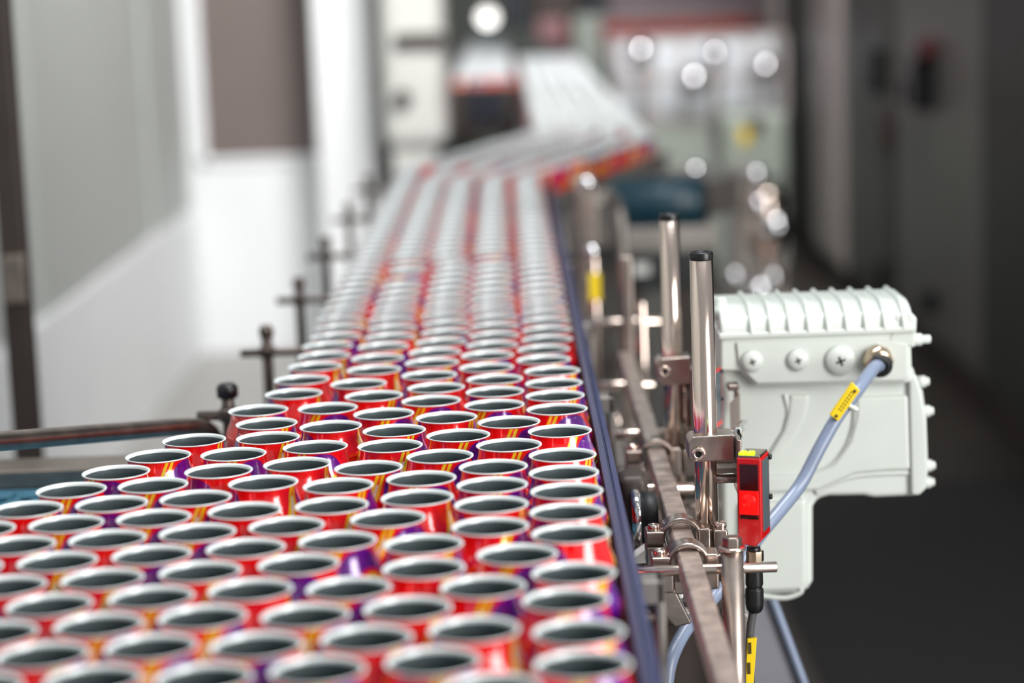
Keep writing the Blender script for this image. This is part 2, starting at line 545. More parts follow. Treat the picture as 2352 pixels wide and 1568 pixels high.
hr = thing('guide_tube', 'bent steel guide tube over the left side conveyor', 'tube', at(0, 1013, 1.98))
MB().tube([at(-400, 1044, 1.72), at(-200, 1028, 1.84), at(0, 1013, 1.98), at(250, 993, 2.14), at(400, 981, 2.24), at(450, 980, 2.28), at(478, 988, 2.31), at(496, 1010, 2.33)], 0.0092, 16).build('tube', M['steel_dark'], hr)
p = at(-150, 1024, 1.87)
MB().cyl((p.x, p.y, p.z), (p.x, p.y, BELT), 0.006).build('support', M['steel_dark'], hr)

# brackets along the left guide of the long conveyor
ordn = ['nearest', 'second', 'third', 'fourth', 'fifth', 'sixth']
for i, Y in enumerate((2.32, 2.72, 3.17, 3.68, 4.25, 4.85)):
    b = thing('guide_bracket', '%s steel bracket post with crossbar on the left guide' % ordn[i], 'bracket', (-0.304, Y, 0.84), 'bracket posts along the left guide')
    MB().cyl((-0.304, Y, 0.835), (-0.304, Y, 1.040), 0.0068).build('rod', M['bracket'], b)
    kr = 1.0 if i == 0 else 0.78
    MB().lathe([(0.0085 * kr, 0), (0.0115 * kr, 0.002), (0.0115 * kr, 0.012), (0.008 * kr, 0.016)], (-0.304, Y, 1.038), 'z', 14, True, True).build('knob', M['black'] if i == 0 else M['bracket'], b)
    MB().cyl((-0.336, Y - 0.011, 1.022), (-0.252, Y - 0.011, 1.022), 0.0052).build('crossbar', M['bracket'], b)
    MB().box((-0.313, Y - 0.017, 1.015), (-0.295, Y + 0.008, 1.029)).build('clamp', M['bracket'], b, 0.003)
    MB().box((-0.316, Y - 0.02, 0.835), (-0.272, Y + 0.02, 0.842)).build('foot', M['bracket'], b)
gl = thing('guide_rail', 'low steel guide rail along the left side of the cans', 'rail', (-0.256, 3.6, 0.99))
MB().box((-0.262, 2.32, 0.972), (-0.2475, 4.95, 1.012)).build('rail', M['frame'], gl, 0.002)

# blue grey guide rail on the right of the cans
gr = thing('guide_rail', 'blue grey plastic guide rail along the right side of the cans', 'rail', (0.08, 2.8, 1.0))
pr = [(0.0750, 0.99), (0.0750, 1.0465), (0.0800, 1.0478), (0.0804, 1.0450), (0.0822, 1.0450), (0.0826, 1.0478), (0.0874, 1.0455), (0.0878, 0.99)]
n = len(pr)
mb = MB()
st = [(0.9, -0.0062), (1.45, -0.0036), (2.0, -0.0008), (2.9, 0.001), (3.7, 0.003), (4.62, 0.012)]
vs = []
for y, dx in st:
    vs += [(x + dx, y, z) for x, z in pr]
fs = []
for k in range(len(st) - 1):
    for i in range(n):
        j = (i + 1) % n
        fs.append((k * n + i, (k + 1) * n + i, (k + 1) * n + j, k * n + j)[::-1])
fs += [tuple(range(n)), tuple((len(st) - 1) * n + i for i in range(n))[::-1]]
mb.add(vs, fs).build('rail', M['rail'], gr)
for Y in (1.1, 1.58, 2.3, 2.8, 3.4, 4.0):
    MB().box((0.0872, Y - 0.012, 1.012), (0.105, Y + 0.012, 1.030)).box((0.098, Y - 0.012, 0.90), (0.105, Y + 0.012, 1.030)).build('bracket', M['frame'], gr, 0.002)

# ------------------------------------------------------------------ cans
def can_body(n=40):
    out = [(0.0235, 0.0), (0.0255, 0.001), (0.0295, 0.006), (0.0325, 0.0125), (0.0331, 0.018), (0.0331, 0.088), (0.0329, 0.0915), (0.0322, 0.0955), (0.0308, 0.0995),
           (0.0292, 0.1032), (0.0278, 0.1068), (0.0270, 0.1100), (0.0267, 0.1130), (0.0266, 0.1158)]
    return uv_lathe(out, n)


def uv_lathe(prof, n):
    vs, fs, uv = [], [], []
    for (r, h) in prof:
        for i in range(n):
            t = 2 * PI * i / n
            vs.append((r * math.cos(t), r * math.sin(t), h))
    for k in range(len(prof) - 1):
        for i in range(n):
            j = (i + 1) % n
            fs.append((k * n + i, k * n + j, (k + 1) * n + j, (k + 1) * n + i))
            u0, u1 = i / n, (i + 1) / n
            v0, v1 = prof[k][1] / 0.117, prof[k + 1][1] / 0.117
            uv += [(u0, v0), (u1, v0), (u1, v1), (u0, v1)]
    return vs, fs, uv


def uv_mesh(name, vs, fs, uv, m):
    me = bpy.data.meshes.new(name)
    me.from_pydata(vs, [], fs)
    me.polygons.foreach_set('use_smooth', [True] * len(fs))
    l = me.uv_layers.new(name='UVMap')
    l.data.foreach_set('uv', np.array(uv, dtype=np.float32).ravel())
    me.materials.append(m)
    me.update()
    return me


RIMP = [(0.0268, 0.1156), (0.0280, 0.1161), (0.0288, 0.1166), (0.0287, 0.1171), (0.0281, 0.1173), (0.0272, 0.1169), (0.0266, 0.1159), (0.0264, 0.1150), (0.0263, 0.1143)]
INP = [(0.0263, 0.1143), (0.0262, 0.1120), (0.0264, 0.1098), (0.0273, 0.1066), (0.0287, 0.1030), (0.0303, 0.0992), (0.0317, 0.0952), (0.0325, 0.0910), (0.0327, 0.0875), (0.0327, 0.018), (0.0318, 0.012), (0.0280, 0.006), (0.0240, 0.0045), (0.0180, 0.0100), (0.0, 0.0125)]
me_body = uv_mesh('can_body', *can_body(40), M['can'])
me_rim = uv_mesh('can_rim', *uv_lathe(RIMP, 40), M['can_rim'])
me_in = uv_mesh('can_lining', *uv_lathe(INP, 40), M['can_in'])
can0 = bpy.data.objects.new('drink_can', me_body)
rim0 = bpy.data.objects.new('rim', me_rim)
rim0['label'] = 'bare silver rim'
lin0 = bpy.data.objects.new('lining', me_in)
lin0['label'] = 'grey coated inside'
for o in (can0, rim0, lin0):
    C.objects.link(o)
rim0.parent = lin0.parent = can0

# positions of the front cans (tenths of a millimetre: right of the camera, away from it)
SEEN = [(-3125,18999),(-3391,18392),(-2993,17843),(-3652,17771),(-3227,17222),(-3885,17138),(-2570,17313),(-3467,16600),(-2810,16689),(-4129,16514),(-2402,16167),(-3059,16074),(-3717,15986),(-2650,15552),(-3312,15462),(-3972,15374),(-1863,18451),(-2510,18297),(-1242,18208),(-2080,17781),(-1450,17574),(-782,17730),(-2123,16823),(-1451,16889),(-791,17050),(-1746,16278),(-988,16398),(-1325,15766),(-1984,15653),(-691,15573),(-1556,15145),(-2232,15038),(-668,14910),(-194,18075),(384,17751),(-201,17400),(388,17088),(-206,16726),(372,16392),(-212,16031),(377,15728),(-19,15193),(362,14645),(-2897,14937),(-3554,14843),(-2479,14423),(-3141,14320),(-2066,13900),(-2722,13806),(-3380,13702),(-2304,13281),(-2961,13188),(-1643,13228),(-2552,12666),(-3240,12587),(-1891,12613),(-1823,14517),(-1156,14461),(-1396,13843),(-739,13927),(-969,13294),(-1223,12682),(-542,12774),(-253,14378),(289,13986),(-302,13399),(347,13264),(347,12601),(-190,12212),(-2460,20951),(-2310,20276),(-2230,19616),(-2898,19634),(-2463,18958),(-2192,21757),(-2182,22537),(-2108,23314),(-2062,23976),(-1790,20930),(-1694,20028),(-1764,19144),(-1573,22183),(-1379,21486),(-1233,20543),(-1097,19740),(-1102,19074),(-1460,22971),(-1461,23695),(-1437,24453),(-848,23949),(-861,23286),(-864,22528),(-775,21806),(-803,21115),(-635,20256),(-511,19419),(-651,18564),(-272,23617),(-277,22866),(-188,22166),(-187,21470),(-191,20783),(-55,19934),(-60,18923),(338,23876),(328,23214),(402,22514),(402,21815),(396,21144),(399,20464),(398,19450),(393,18436),(-2074,24638),(-2028,25298),(-2036,25960)]
pos = [(a / 1e4, b / 1e4) for a, b in SEEN]
nseen = len(pos)
PITCHC = 0.0664
last = {0: (-0.2070, 2.596), 1: (-0.1437, 2.4453), 2: (-0.0848, 2.3949), 3: (-0.0272, 2.3617), 4: (0.0338, 2.3876)}


def xl(y): return -0.2405 if y < 4.85 else (-0.2405 + (y - 4.85) / 1.05 * 0.318 if y < 5.9 else 0.0775)
def xr(y): return 0.0735 if y < 4.55 else (0.0735 + (y - 4.55) / 1.0 * 0.302 if y < 5.55 else 0.3755)


for c in range(5):
    y = last[c][1] + PITCHC
    while y < 11.5:
        a, b = xl(y) + 0.0333, xr(y) - 0.0333
        bow = 0.0022 * math.sin(y * 2.6 + c * 1.3)
        pos.append((a + (b - a) * c / 4 + bow + rnd.uniform(-0.0012, 0.0012), y))
        slope = (xl(y + 0.01) - xl(y) + xr(y + 0.01) - xr(y)) / 0.02
        y += PITCHC / math.sqrt(1 + slope * slope) * rnd.uniform(1.0, 1.012)
        if rnd.random() < 0.012:
            y += 0.03
y = 4.62
k = 0
X = np.array(pos)
fixed = np.zeros(len(X), bool)
fixed[:nseen] = True
# fill the widened jog, where a sixth line fits
ex = [(0.10 + 0.0333 * 0, 4.75), (0.15, 4.93), (0.20, 5.10), (0.25, 5.27), (0.29, 5.42)]
for it in range(160):
    o = np.argsort(X[:, 1])
    Xs = X[o]
    mv = np.zeros_like(Xs)
    for sft in range(1, 12):
        d = Xs[sft:] - Xs[:-sft]
        L = np.linalg.norm(d, axis=1) + 1e-9
        ov = np.clip(0.0663 - L, 0, None)[:, None] * d / L[:, None] * 0.4
        mv[sft:] += ov
        mv[:-sft] -= ov
    mv[fixed[o]] = 0
    Xs = Xs + mv
    lo_ = np.array([xl(v) + 0.0332 for v in Xs[:, 1]]); hi_ = np.array([xr(v) - 0.0332 for v in Xs[:, 1]])
    nf = ~fixed[o]
    Xs[nf, 0] = np.clip(Xs[nf, 0], lo_[nf], hi_[nf])
    X[o] = Xs
order = np.argsort(X[:, 1])
near = order[:300]
far = order[300:]
# name every near can by its row from the front and its place counted from the blue grey rail
tens = ['', 'twenty', 'thirty', 'forty', 'fifty']
ones = ['', 'first', 'second', 'third', 'fourth', 'fifth', 'sixth', 'seventh', 'eighth', 'ninth', 'tenth', 'eleventh', 'twelfth', 'thirteenth', 'fourteenth', 'fifteenth', 'sixteenth', 'seventeenth', 'eighteenth', 'nineteenth']
tenth = {20: 'twentieth', 30: 'thirtieth', 40: 'fortieth', 50: 'fiftieth', 60: 'sixtieth'}


def ordinal(k):
    return ones[k] if k < 20 else (tenth[k] if k % 10 == 0 else tens[k // 10 - 1] + '-' + ones[k % 10])


nums = ['first', 'second', 'third', 'fourth', 'fifth', 'sixth', 'seventh', 'eighth', 'ninth', 'tenth', 'eleventh', 'twelfth', 'thirteenth', 'fourteenth']
rowsd = {}
for i in near:
    rowsd.setdefault(int((X[i, 1] - 1.19) / 0.0663), []).append(i)
first = True
GRP = 'open red cans standing on the conveyor'
for ri, rk in enumerate(sorted(rowsd)):
    ids = sorted(rowsd[rk], key=lambda q: -X[q, 0])
    for ci, i in enumerate(ids):
        x, yy = X[i]
        ang = rnd.choice((0, PI)) + rnd.gauss(R(-118), R(38)) if i < nseen else rnd.uniform(0, 2 * PI)
        where = 'beside the blue rail' if ci == 0 else ('at the left edge' if ci == len(ids) - 1 and len(ids) > 2 else nums[ci] + ' from the blue rail')
        lab = 'open red can, %s, %s row from the front' % (where, ordinal(ri + 1))
        if first:
            o, r_, l_ = can0, rim0, lin0
            first = False
        else:
            o, r_, l_ = can0.copy(), rim0.copy(), lin0.copy()
            for q in (o, r_, l_):
                C.objects.link(q)
            r_.parent = l_.parent = o
        o.location = (x, yy, BELT)
        o.rotation_euler = (0, 0, ang)
        tag(o, lab, 'can', GRP)


def crowd(name, pts, label, n=18):
    """every can past the nearest 300, joined into one mesh: print, rim and lining as material slots"""
    body = [(0.0255, 0.0), (0.0331, 0.014), (0.0331, 0.090), (0.0310, 0.0990), (0.0278, 0.1068), (0.0267, 0.1140)]
    rim = [(0.0267, 0.1140), (0.0288, 0.1164), (0.0281, 0.1173), (0.0264, 0.1152)]
    inn = [(0.0264, 0.1152), (0.0290, 0.1020), (0.0327, 0.0890), (0.0327, 0.012), (0.0, 0.009)]
    v, f, u, mi = [], [], [], []
    for k, pf in enumerate((body, rim, inn)):
        a, b, c = uv_lathe(pf, n)
        f += [[q + len(v) for q in t] for t in b]
        v += a; u += c; mi += [k] * len(b)
    v, f, u = np.array(v), np.array(f), np.array(u)
    V, F = [], []
    for k, (x, y_, z) in enumerate(pts):
        a = rnd.uniform(0, 2 * PI)
        Rm = np.array([[math.cos(a), -math.sin(a), 0], [math.sin(a), math.cos(a), 0], [0, 0, 1]])
        V.append(v @ Rm.T + np.array([x, y_, z]))
        F.append(f + k * len(v))
    me = uv_mesh(name, np.concatenate(V).tolist(), np.concatenate(F).tolist(), np.tile(u, (len(pts), 1)), M['can'])
    me.materials.append(M['can_rim']); me.materials.append(M['can_in'])
    me.polygons.foreach_set('material_index', np.tile(np.array(mi, dtype=np.int32), len(pts)))
    o = bpy.data.objects.new(name, me)
    C.objects.link(o)
    return tag(o, label, 'cans', None, 'stuff')


pts = [(X[i, 0], X[i, 1], BELT) for i in far]
yy = 9.24
k = 0
while yy < 15.4:
    for c in range(4 if k % 2 == 0 else 3):
        pts.append((-0.182 + 0.0663 * c + (0.033 if k % 2 else 0), yy, BELT))
    yy += 0.0578
    k += 1
for j in range(20):
    for i in range(24):
        pts.append((0.42 + 0.0668 * i + (0.033 if j % 2 else 0), 15.05 + j * 0.058, 1.05))
crowd('can_crowd', pts, 'blurred streams of open red cans receding along the far conveyors')
cv = thing('cross_conveyor', 'far conveyor running across the back of the hall with cans', 'conveyor', (1.2, 15.6, 0))
MB().box((0.36, 15.0, 1.03), (2.06, 16.25, 1.05)).build('belt', M['belt'], cv)
MB().box((0.36, 14.97, 0.95), (2.06, 15.0, 1.075)).build('side_frame', M['rose'], cv)
for x in (0.45, 1.2, 1.95):
    MB().box((x, 15.0, 0), (x + 0.05, 15.05, 1.03)).build('leg', M['frame_dark'], cv)
# ------------------------------------------------------------------ stainless guide hardware on the right
BX = lambda y: 0.1395 + (y - 1.1) / 1.75 * 0.0083      # centre line of the support bar
bar = thing('support_bar', 'scuffed square steel support bar running along the right of the guide rail', 'bar', (BX(2), 2.0, 0.972))
prof = []
hw, r = 0.0097, 0.0028
for cx, cz, a0 in ((hw - r, hw - r, 0), (-hw + r, hw - r, 90), (-hw + r, -hw + r, 180), (hw - r, -hw + r, 270)):
    for k in range(5):
        a = R(a0 + k * 22.5)
        prof.append((cx + r * math.cos(a), 0.9715 + cz + r * math.sin(a)))
n = len(prof)
vs = [(BX(y) + x, y, z) for y in (1.05, 2.86) for x, z in prof]
mb = MB().add(vs, [tuple(range(n)), tuple(range(n, 2 * n))[::-1]] + [(i, i + n, (i + 1) % n + n, (i + 1) % n) for i in range(n)])
mb.build('bar', M['steel_bar'], bar)


def upright(label, x, y, zb, zt, r):
    t = thing('upright_tube', label, 'tube', (x, y, zb), 'upright steel tubes with black end caps')
    MB().lathe([(r * 0.8, 0), (r, 0.001), (r, zt - zb)], (x, y, zb), 'z', 32, True, True).build('tube', M['steel'], t)
    MB().lathe([(r * 0.9, -0.004), (r * 1.01, 0.0), (r * 1.02, 0.0005), (r * 1.02, 0.0052), (r * 0.95, 0.0066), (r * 0.72, 0.0066), (r * 0.66, 0.0056)], (x, y, zt), 'z', 32, True, True).build('end_cap', M['black'], t)
    return t


T1 = (0.1668, 2.28); T2 = (0.1692, 1.94)
upright('taller steel tube with black cap, left of the pair', T1[0], T1[1], 0.955, at(1535, 505, 2.28).z, 0.0103)
upright('thicker steel tube with black cap, right of the pair', T2[0], T2[1], 0.952, at(1614, 595, 1.94).z, 0.0104)


def saddle(label, y, ztop=0.0, shiny=False, hook=False):
    """clamp that grips the support bar (arch) and carries a tube seat on its right"""
    bx = BX(y)
    t = thing('saddle_clamp', label, 'clamp', (bx, y, 0.972 + ztop), 'saddle clamps on the support bar')
    zc = 0.972 + ztop
    m = MB()
    # arch over the bar
    for r0, r1, ya, yb in ((0.0150, 0.0195, y - 0.011, y + 0.011),):
        k = 14
        vs, fs = [], []
        for yy_ in (ya, yb):
            for rr in (r0, r1):
                for i in range(k + 1):
                    a = PI * i / k
                    vs.append((bx + rr * math.cos(a), yy_, zc + rr * math.sin(a) * 0.98))
        q = k + 1
        for i in range(k):
            fs += [(q + i, q + i + 1, 3 * q + i + 1, 3 * q + i), (i + 1, i, 2 * q + i, 2 * q + i + 1), (i, i + 1, q + i + 1, q + i), (2 * q + i + 1, 2 * q + i, 3 * q + i, 3 * q + i + 1)]
        fs += [(0, q, 3 * q, 2 * q), (q - 1, 2 * q - 1, 4 * q - 1, 3 * q - 1)[::-1]]
        m.add(vs, fs, False)
    m.box((bx - 0.0315, y - 0.012, zc - 0.004), (bx - 0.0145, y + 0.012, zc + 0.0075))
    m.build('upper_jaw', M['chrome'] if False else M['steel_cast'], t, 0.0018)
    l = MB().box((bx - 0.0315, y - 0.012, zc - 0.024), (bx - 0.0125, y + 0.012, zc - 0.006)).box((bx - 0.0125, y - 0.0105, zc - 0.026), (bx + 0.0125, y + 0.0105, zc - 0.0135))
    if hook:
        l.prism([(bx - 0.03, zc - 0.02), (bx - 0.012, zc - 0.02), (bx + 0.002, zc - 0.052), (bx - 0.012, zc - 0.055), (bx - 0.026, zc - 0.038)], y - 0.010, y + 0.008)
    l.build('lower_jaw', M['steel_cast'], t, 0.0018)
    MB().box((bx + 0.0150, y - 0.012, zc - 0.022), (bx + 0.0262, y + 0.013, zc + 0.009)).build('tube_seat', M['steel_cast'], t, 0.002)
    MB().box((bx + 0.0285, y - 0.012, zc - 0.022), (bx + 0.0415, y + 0.013, zc + 0.007)).box((bx + 0.02, y + 0.004, zc - 0.02), (bx + 0.034, y + 0.012, zc + 0.004)).build('tube_seat', M['steel_cast'], t, 0.002)
    for x in (bx - 0.0235, bx + 0.036):
        MB().lathe([(0.0052, 0), (0.0055, 0.001), (0.0055, 0.0042), (0.0048, 0.005), (0.0026, 0.005), (0.0026, 0.002)], (x, y, zc + 0.0068), 'z', 16, True, True).build('bolt', M['steel'], t)
    return t


saddle('steel saddle clamp at the foot of the taller tube', 2.262)
saddle('steel saddle clamp at the foot of the thicker tube', 1.922)
saddle('hooked steel saddle clamp nearest the camera on the support bar', 1.845, -0.003, hook=True)


def block(label, p0, p1, y, bolt, name='cross_clamp', dep=0.030):
    a, b = at(p0[0], p0[1], y), at(p1[0], p1[1], y)
    t = thing(name, label, 'clamp', ((a.x + b.x) / 2, y, b.z), 'tube clamps with socket bolts')
    L, H = b.x - a.x, a.z - b.z
    c = 0.18 * H
    MB().prism([(a.x + c, a.z), (b.x, a.z + 0.001), (b.x, b.z), (a.x + c, b.z), (a.x, b.z + c), (a.x, a.z - c)], y, y + dep).build('clamp_body', M['steel_cast'], t, 0.0015)
    q = at(bolt[0], bolt[1], y)
    MB().lathe([(0.0062, 0), (0.0062, 0.0042), (0.0054, 0.0052), (0.0030, 0.0052), (0.0030, 0.001)], (q.x, y + 0.0005, q.z), (0, -1, 0), 20, True, True).build('socket_bolt', M['steel'], t)
    MB().lathe([(0.0029, 0), (0.0029, 0.0014)], (q.x, y - 0.001, q.z), (0, -1, 0), 6, False, True).build('socket_hole', M['black'], t)
    return t


k1 = block('steel clamp with socket bolt halfway up the taller tube', (1506, 824), (1588, 882), 2.262, (1527, 852))
a, b = at(1572, 882, 2.285), at(1572, 1010, 2.285)
MB().cyl((a.x, 2.285, b.z), (a.x, 2.285, a.z + 0.004), 0.0047).build('stud', M['steel'], k1)
MB().lathe([(0.007, 0), (0.007, 0.007)], (a.x, 2.285, at(1572, 912, 2.285).z), 'z', 6, False, True).build('nut', M['steel_cast'], k1)
p = at(1587, 870, 2.262)
MB().box((p.x - 0.001, 2.26, p.z - 0.055), (p.x + 0.004, 2.288, p.z + 0.012)).build('plate', M['steel_dark'], k1, 0.001)

k2 = block('steel clamp with socket bolt low on the thicker tube, beside the red sensor', (1580, 1004), (1688, 1058), 1.922, (1604, 1041))
a, b = at(1688, 1000, 1.925), at(1700, 1128, 1.925)
MB().box((a.x, 1.905, b.z), (b.x, 1.945, a.z)).build('plate', M['steel_dark'], k2, 0.001)
p = at(1690, 1012, 1.93); q = at(1712, 978, 2.02)
MB().cyl((p.x - 0.004, 1.93, p.z), (q.x, 2.03, q.z - 0.002), 0.0062).build('stud', M['chrome'], k2)
p = at(1655, 1072, 1.93)
MB().lathe([(0.0062, 0), (0.0062, 0.018)], (p.x - 0.004, 1.93, p.z), 'x', 6, False, True).lathe([(0.0042, 0), (0.0042, 0.02)], (p.x - 0.004, 1.935, p.z - 0.012), 'x', 12, True, True).build('nut', M['steel_cast'], k2)

# thin rods hanging behind the thicker tube
rd = thing('thin_rod', 'pair of thin pale steel rods behind the support bar', 'rod', at(1558, 1140, 2.30))
for px in (1549, 1568):
    a, b = at(px, 1010, 2.31), at(px, 1240, 2.31)
    MB().cyl((a.x, 2.31, b.z), (a.x, 2.31, a.z), 0.0036, 12).build('rod', M['steel'], rd)

# bolt-topped post and the cross rod
pz = at(1682, 1262, 1.80)
ps = thing('bolt_post', 'round steel post topped by a hexagonal bolt, in front of the white gearmotor', 'post', (pz.x, 1.80, 0.60))
MB().lathe([(0.0085, 0), (0.0094, 0.001), (0.0094, pz.z - 0.6)], (pz.x, 1.80, 0.60), 'z', 28, True, True).build('post', M['steel_dark'], ps)
MB().lathe([(0.0112, 0), (0.0114, 0.0008), (0.0114, 0.0024), (0.0105, 0.0030)], (pz.x, 1.80, pz.z), 'z', 28, True, True).build('washer', M['steel'], ps)
MB().hexbolt((pz.x, 1.80, pz.z + 0.003), 'z', 0.0083, 0.0085).build('bolt', M['steel_dark'], ps, 0.0006)
a, b = at(1462, 1303, 1.83), at(1780, 1299, 1.83)
cr = thing('cross_rod', 'horizontal steel rod crossing below the clamps beside the bolt post', 'rod', (a.x, 1.83, a.z))
MB().cyl((a.x, 1.816, a.z), (b.x, 1.816, a.z), 0.0046, 16).build('rod', M['steel'], cr)

# ------------------------------------------------------------------ photo sensors
def sensor(label, c, yaw, cable=True):
    t = thing('photo_sensor', label, 'sensor', c, 'red photoelectric sensors')
    t.rotation_euler = (0, 0, yaw)
    bpy.context.view_layer.update()
    Wd, Hh, D_ = 0.0105, 0.039, 0.016     # half width, half height, half depth
    inv = t.matrix_basis

    def put(mb, name, m, bevel=0.0, parent=None):
        o = mb.build(name, m, None, bevel)
        o.parent = parent or t
        return o
    body = MB().prism([(-Wd, -Hh + 0.002), (-Wd, Hh - 0.001), (Wd, Hh - 0.001), (Wd, -Hh + 0.006), (Wd - 0.006, -Hh)], -D_, D_)
    bo = put(body, 'housing', M['red_plastic'], 0.0012)
    put(MB().box((-Wd + 0.0028, -D_ - 0.0006, 0.010), (Wd - 0.0022, -D_ + 0.0004, Hh - 0.006)), 'window', M['red_dark'], 0.0004)
    put(MB().box((-Wd + 0.0022, -D_ - 0.001, -0.0105), (Wd - 0.0026, -D_ + 0.0004, 0.0095)).lathe([(0.0065, 0), (0.006, 0.0022), (0.0035, 0.0036), (0, 0.004)], (0, -D_ - 0.0005, 0.0015), (0, -1, 0), 20), 'lens', M['red_lens'], 0.0004)
    put(MB().box((-Wd + 0.0025, -D_ - 0.0004, -0.0150), (Wd - 0.0025, -D_ + 0.0004, -0.0112)), 'lower_window', M['red_dark'], 0.0003)
    put(MB().box((Wd - 0.0003, -D_ + 0.005, -Hh + 0.012), (Wd + 0.0006, D_ - 0.004, Hh - 0.004)), 'side_plate', M['grey_plastic'], 0.0003)
    put(MB().box((-Wd + 0.001, -D_ + 0.001, Hh - 0.0012), (Wd - 0.001, D_ - 0.002, Hh + 0.0012)), 'top_plate', M['nickel'], 0.0005)
    for x in (-0.0065, 0.0005):
        put(MB().box((x - 0.0026, -D_ + 0.002, Hh + 0.001), (x + 0.0026, -D_ + 0.012, Hh + 0.0032)), 'status_light', M['green_led'], 0.0006)
    for z in (Hh - 0.005, -0.001):
        put(MB().lathe([(0.0026, 0), (0.0026, 0.0022), (0.0018, 0.003)], (Wd, D_ - 0.004, z), 'x', 12, True, True), 'screw', M['black'])
    return t


s1c = at(1731, 1143, 1.855)
s1 = sensor('red photo sensor with lit lens and green lights, in front of the gearmotor', s1c, R(-20))
s2 = sensor('smaller red photo sensor seen edge on behind the thicker tube', at(1631, 917, 2.155), R(-24))
s2.scale = (0.8, 0.8, 0.8)
# bracket behind the second sensor
a, b = at(1672, 884, 2.17), at(1700, 1000, 2.17)
bk = thing('sensor_bracket', 'bent steel bracket between thicker tube and gearmotor', 'bracket', (a.x, 2.17, b.z))
MB().box((a.x, 2.168, a.z - 0.006), (b.x, 2.19, a.z)).box((b.x - 0.004, 2.168, a.z - 0.03), (b.x, 2.19, a.z)).build('arm', M['steel_dark'], bk, 0.0015)
p = at(1676, 900, 2.165)
MB().prism([(p.x, b.z), (p.x + 0.010, b.z), (p.x + 0.010, p.z - 0.002), (p.x, p.z - 0.012)], 2.165, 2.168).build('plate', M['steel'], bk)

# sensor connector, cable and tag under the first sensor
ct = at(1735, 1262, 1.85)
sc = thing('sensor_cable', 'black plug and dark cable with yellow tag hanging under the red sensor', 'cable', (ct.x, 1.855, ct.z))
zz = lambda y: at(1735, y, 1.855).z
MB().lathe([(0.0060, 0), (0.0060, zz(1255) - zz(1266))], (ct.x - 0.001, 1.855, zz(1266)), 'z', 18, True, True).build('collar', M['black'], sc)
MB().lathe([(0.0074, 0), (0.0078, 0.0006), (0.0078, zz(1264) - zz(1288)), (0.007, zz(1263) - zz(1288))], (ct.x, 1.855, zz(1288)), 'z', 8, False, True).build('nut', M['nickel'], sc, 0.0005)
MB().lathe([(0.0052, 0), (0.0072, 0.003), (0.0080, 0.008), (0.0080, zz(1352) - zz(1405)), (0.0066, zz(1348) - zz(1405)), (0.0078, zz(1340) - zz(1405)), (0.0074, zz(1288) - zz(1405))], (ct.x - 0.001, 1.855, zz(1405)), 'z', 20, True, True).build('plug', M['black'], sc, 0.0004)
pts_ = [(ct.x - 0.002, 1.855, zz(1400)), at(1724, 1440, 1.855), at(1722, 1500, 1.855), at(1726, 1580, 1.855), at(1735, 1680, 1.87)]
MB().tube(pts_, 0.0036, 12).build('cable', M['cable_dark'], sc)
a, b = at(1717, 1466, 1.845), at(1741, 1580, 1.845)
tg = MB().prism([(a.x, a.z - 0.001), (b.x, a.z), (b.x - 0.004, b.z), (a.x - 0.003, b.z)], 1.8455, 1.850).build('tag', M['yellow'], sc, 0.0006)
for (px, py) in ((1722, 1487), (1720, 1533)):
    q = at(px, py, 1.845)
    MB().box((q.x - 0.0012, 1.8447, q.z - 0.0055), (q.x + 0.0014, 1.8457, q.z + 0.0045)).build('mark', M['ink'], tg)

# ------------------------------------------------------------------ white gearmotor
YG = 2.20
gm = thing('gearmotor', 'white painted gearmotor with ribbed terminal box, right of the conveyor', 'motor', (0.31, YG + 0.06, 0.83))


def g2(px, py, Y=YG):
    v = at(px, py, Y)
    return (v.x, v.z)


hous = [(1655, 840), (2098, 838), (2104, 862), (2122, 900), (2130, 960), (2132, 1075), (2122, 1125), (2100, 1140), (2010, 1144), (1985, 1139), (1905, 1140), (1878, 1147), (1868, 1165), (1868, 1335), (1858, 1352), (1838, 1364), (1660, 1370)]
MB().prism([g2(*p) for p in hous], YG, YG + 0.14).build('gear_housing', M['white_paint'], gm, 0.006, 3)
# raised and sunken forms on the housing front
lowf = [(1870, 1138), (1905, 1118), (1960, 1092), (2035, 1085), (2098, 1084), (2108, 1130), (2092, 1139), (2005, 1143), (1985, 1138)]
legp = [(1700, 1150), (1790, 1150), (1850, 1140), (1852, 1330), (1835, 1352), (1700, 1358)]
MB().prism([g2(*p) for p in legp], YG - 0.008, YG + 0.02).build('flange_block', M['white_paint'], gm, 0.005, 3)


def ridge(pts, r, name='casting_rib'):
    P = []
    for px, py in pts:
        v = at(px, py, YG)
        P.append((v.x, YG + 0.001, v.z))
    MB().tube(P, r, 10).build(name, M['white_paint'], gm)


bulge = [(1700, 905), (1800, 900), (1815, 930), (1810, 980), (1785, 1035), (1755, 1075), (1780, 1100), (1850, 1098), (1910, 1060), (1945, 1000), (1958, 940), (1955, 905), (2085, 902), (2088, 1070), (2030, 1080), (1950, 1086), (1880, 1125), (1700, 1132)]
ridge([(1803, 905), (1812, 950), (1800, 1000), (1770, 1050), (1735, 1085)], 0.0035)
ridge([(1962, 905), (1966, 960), (1950, 1020), (1915, 1068), (1870, 1090)], 0.0045)
ridge([(1995, 915), (2003, 970), (1985, 1040), (1950, 1080)], 0.003)
ridge([(1872, 1130), (1910, 1110), (1965, 1092), (2040, 1086), (2095, 1085)], 0.0035)
belly = [(1965, 910), (2085, 905), (2090, 1078), (2040, 1080), (1965, 1086), (1880, 1124), (1740, 1132), (1740, 1090), (1860, 1088), (1915, 1062), (1950, 1010), (1964, 955)]
MB().prism([g2(*p) for p in belly], YG - 0.005, YG + 0.02).build('gear_cover', M['white_paint'], gm, 0.004, 3)
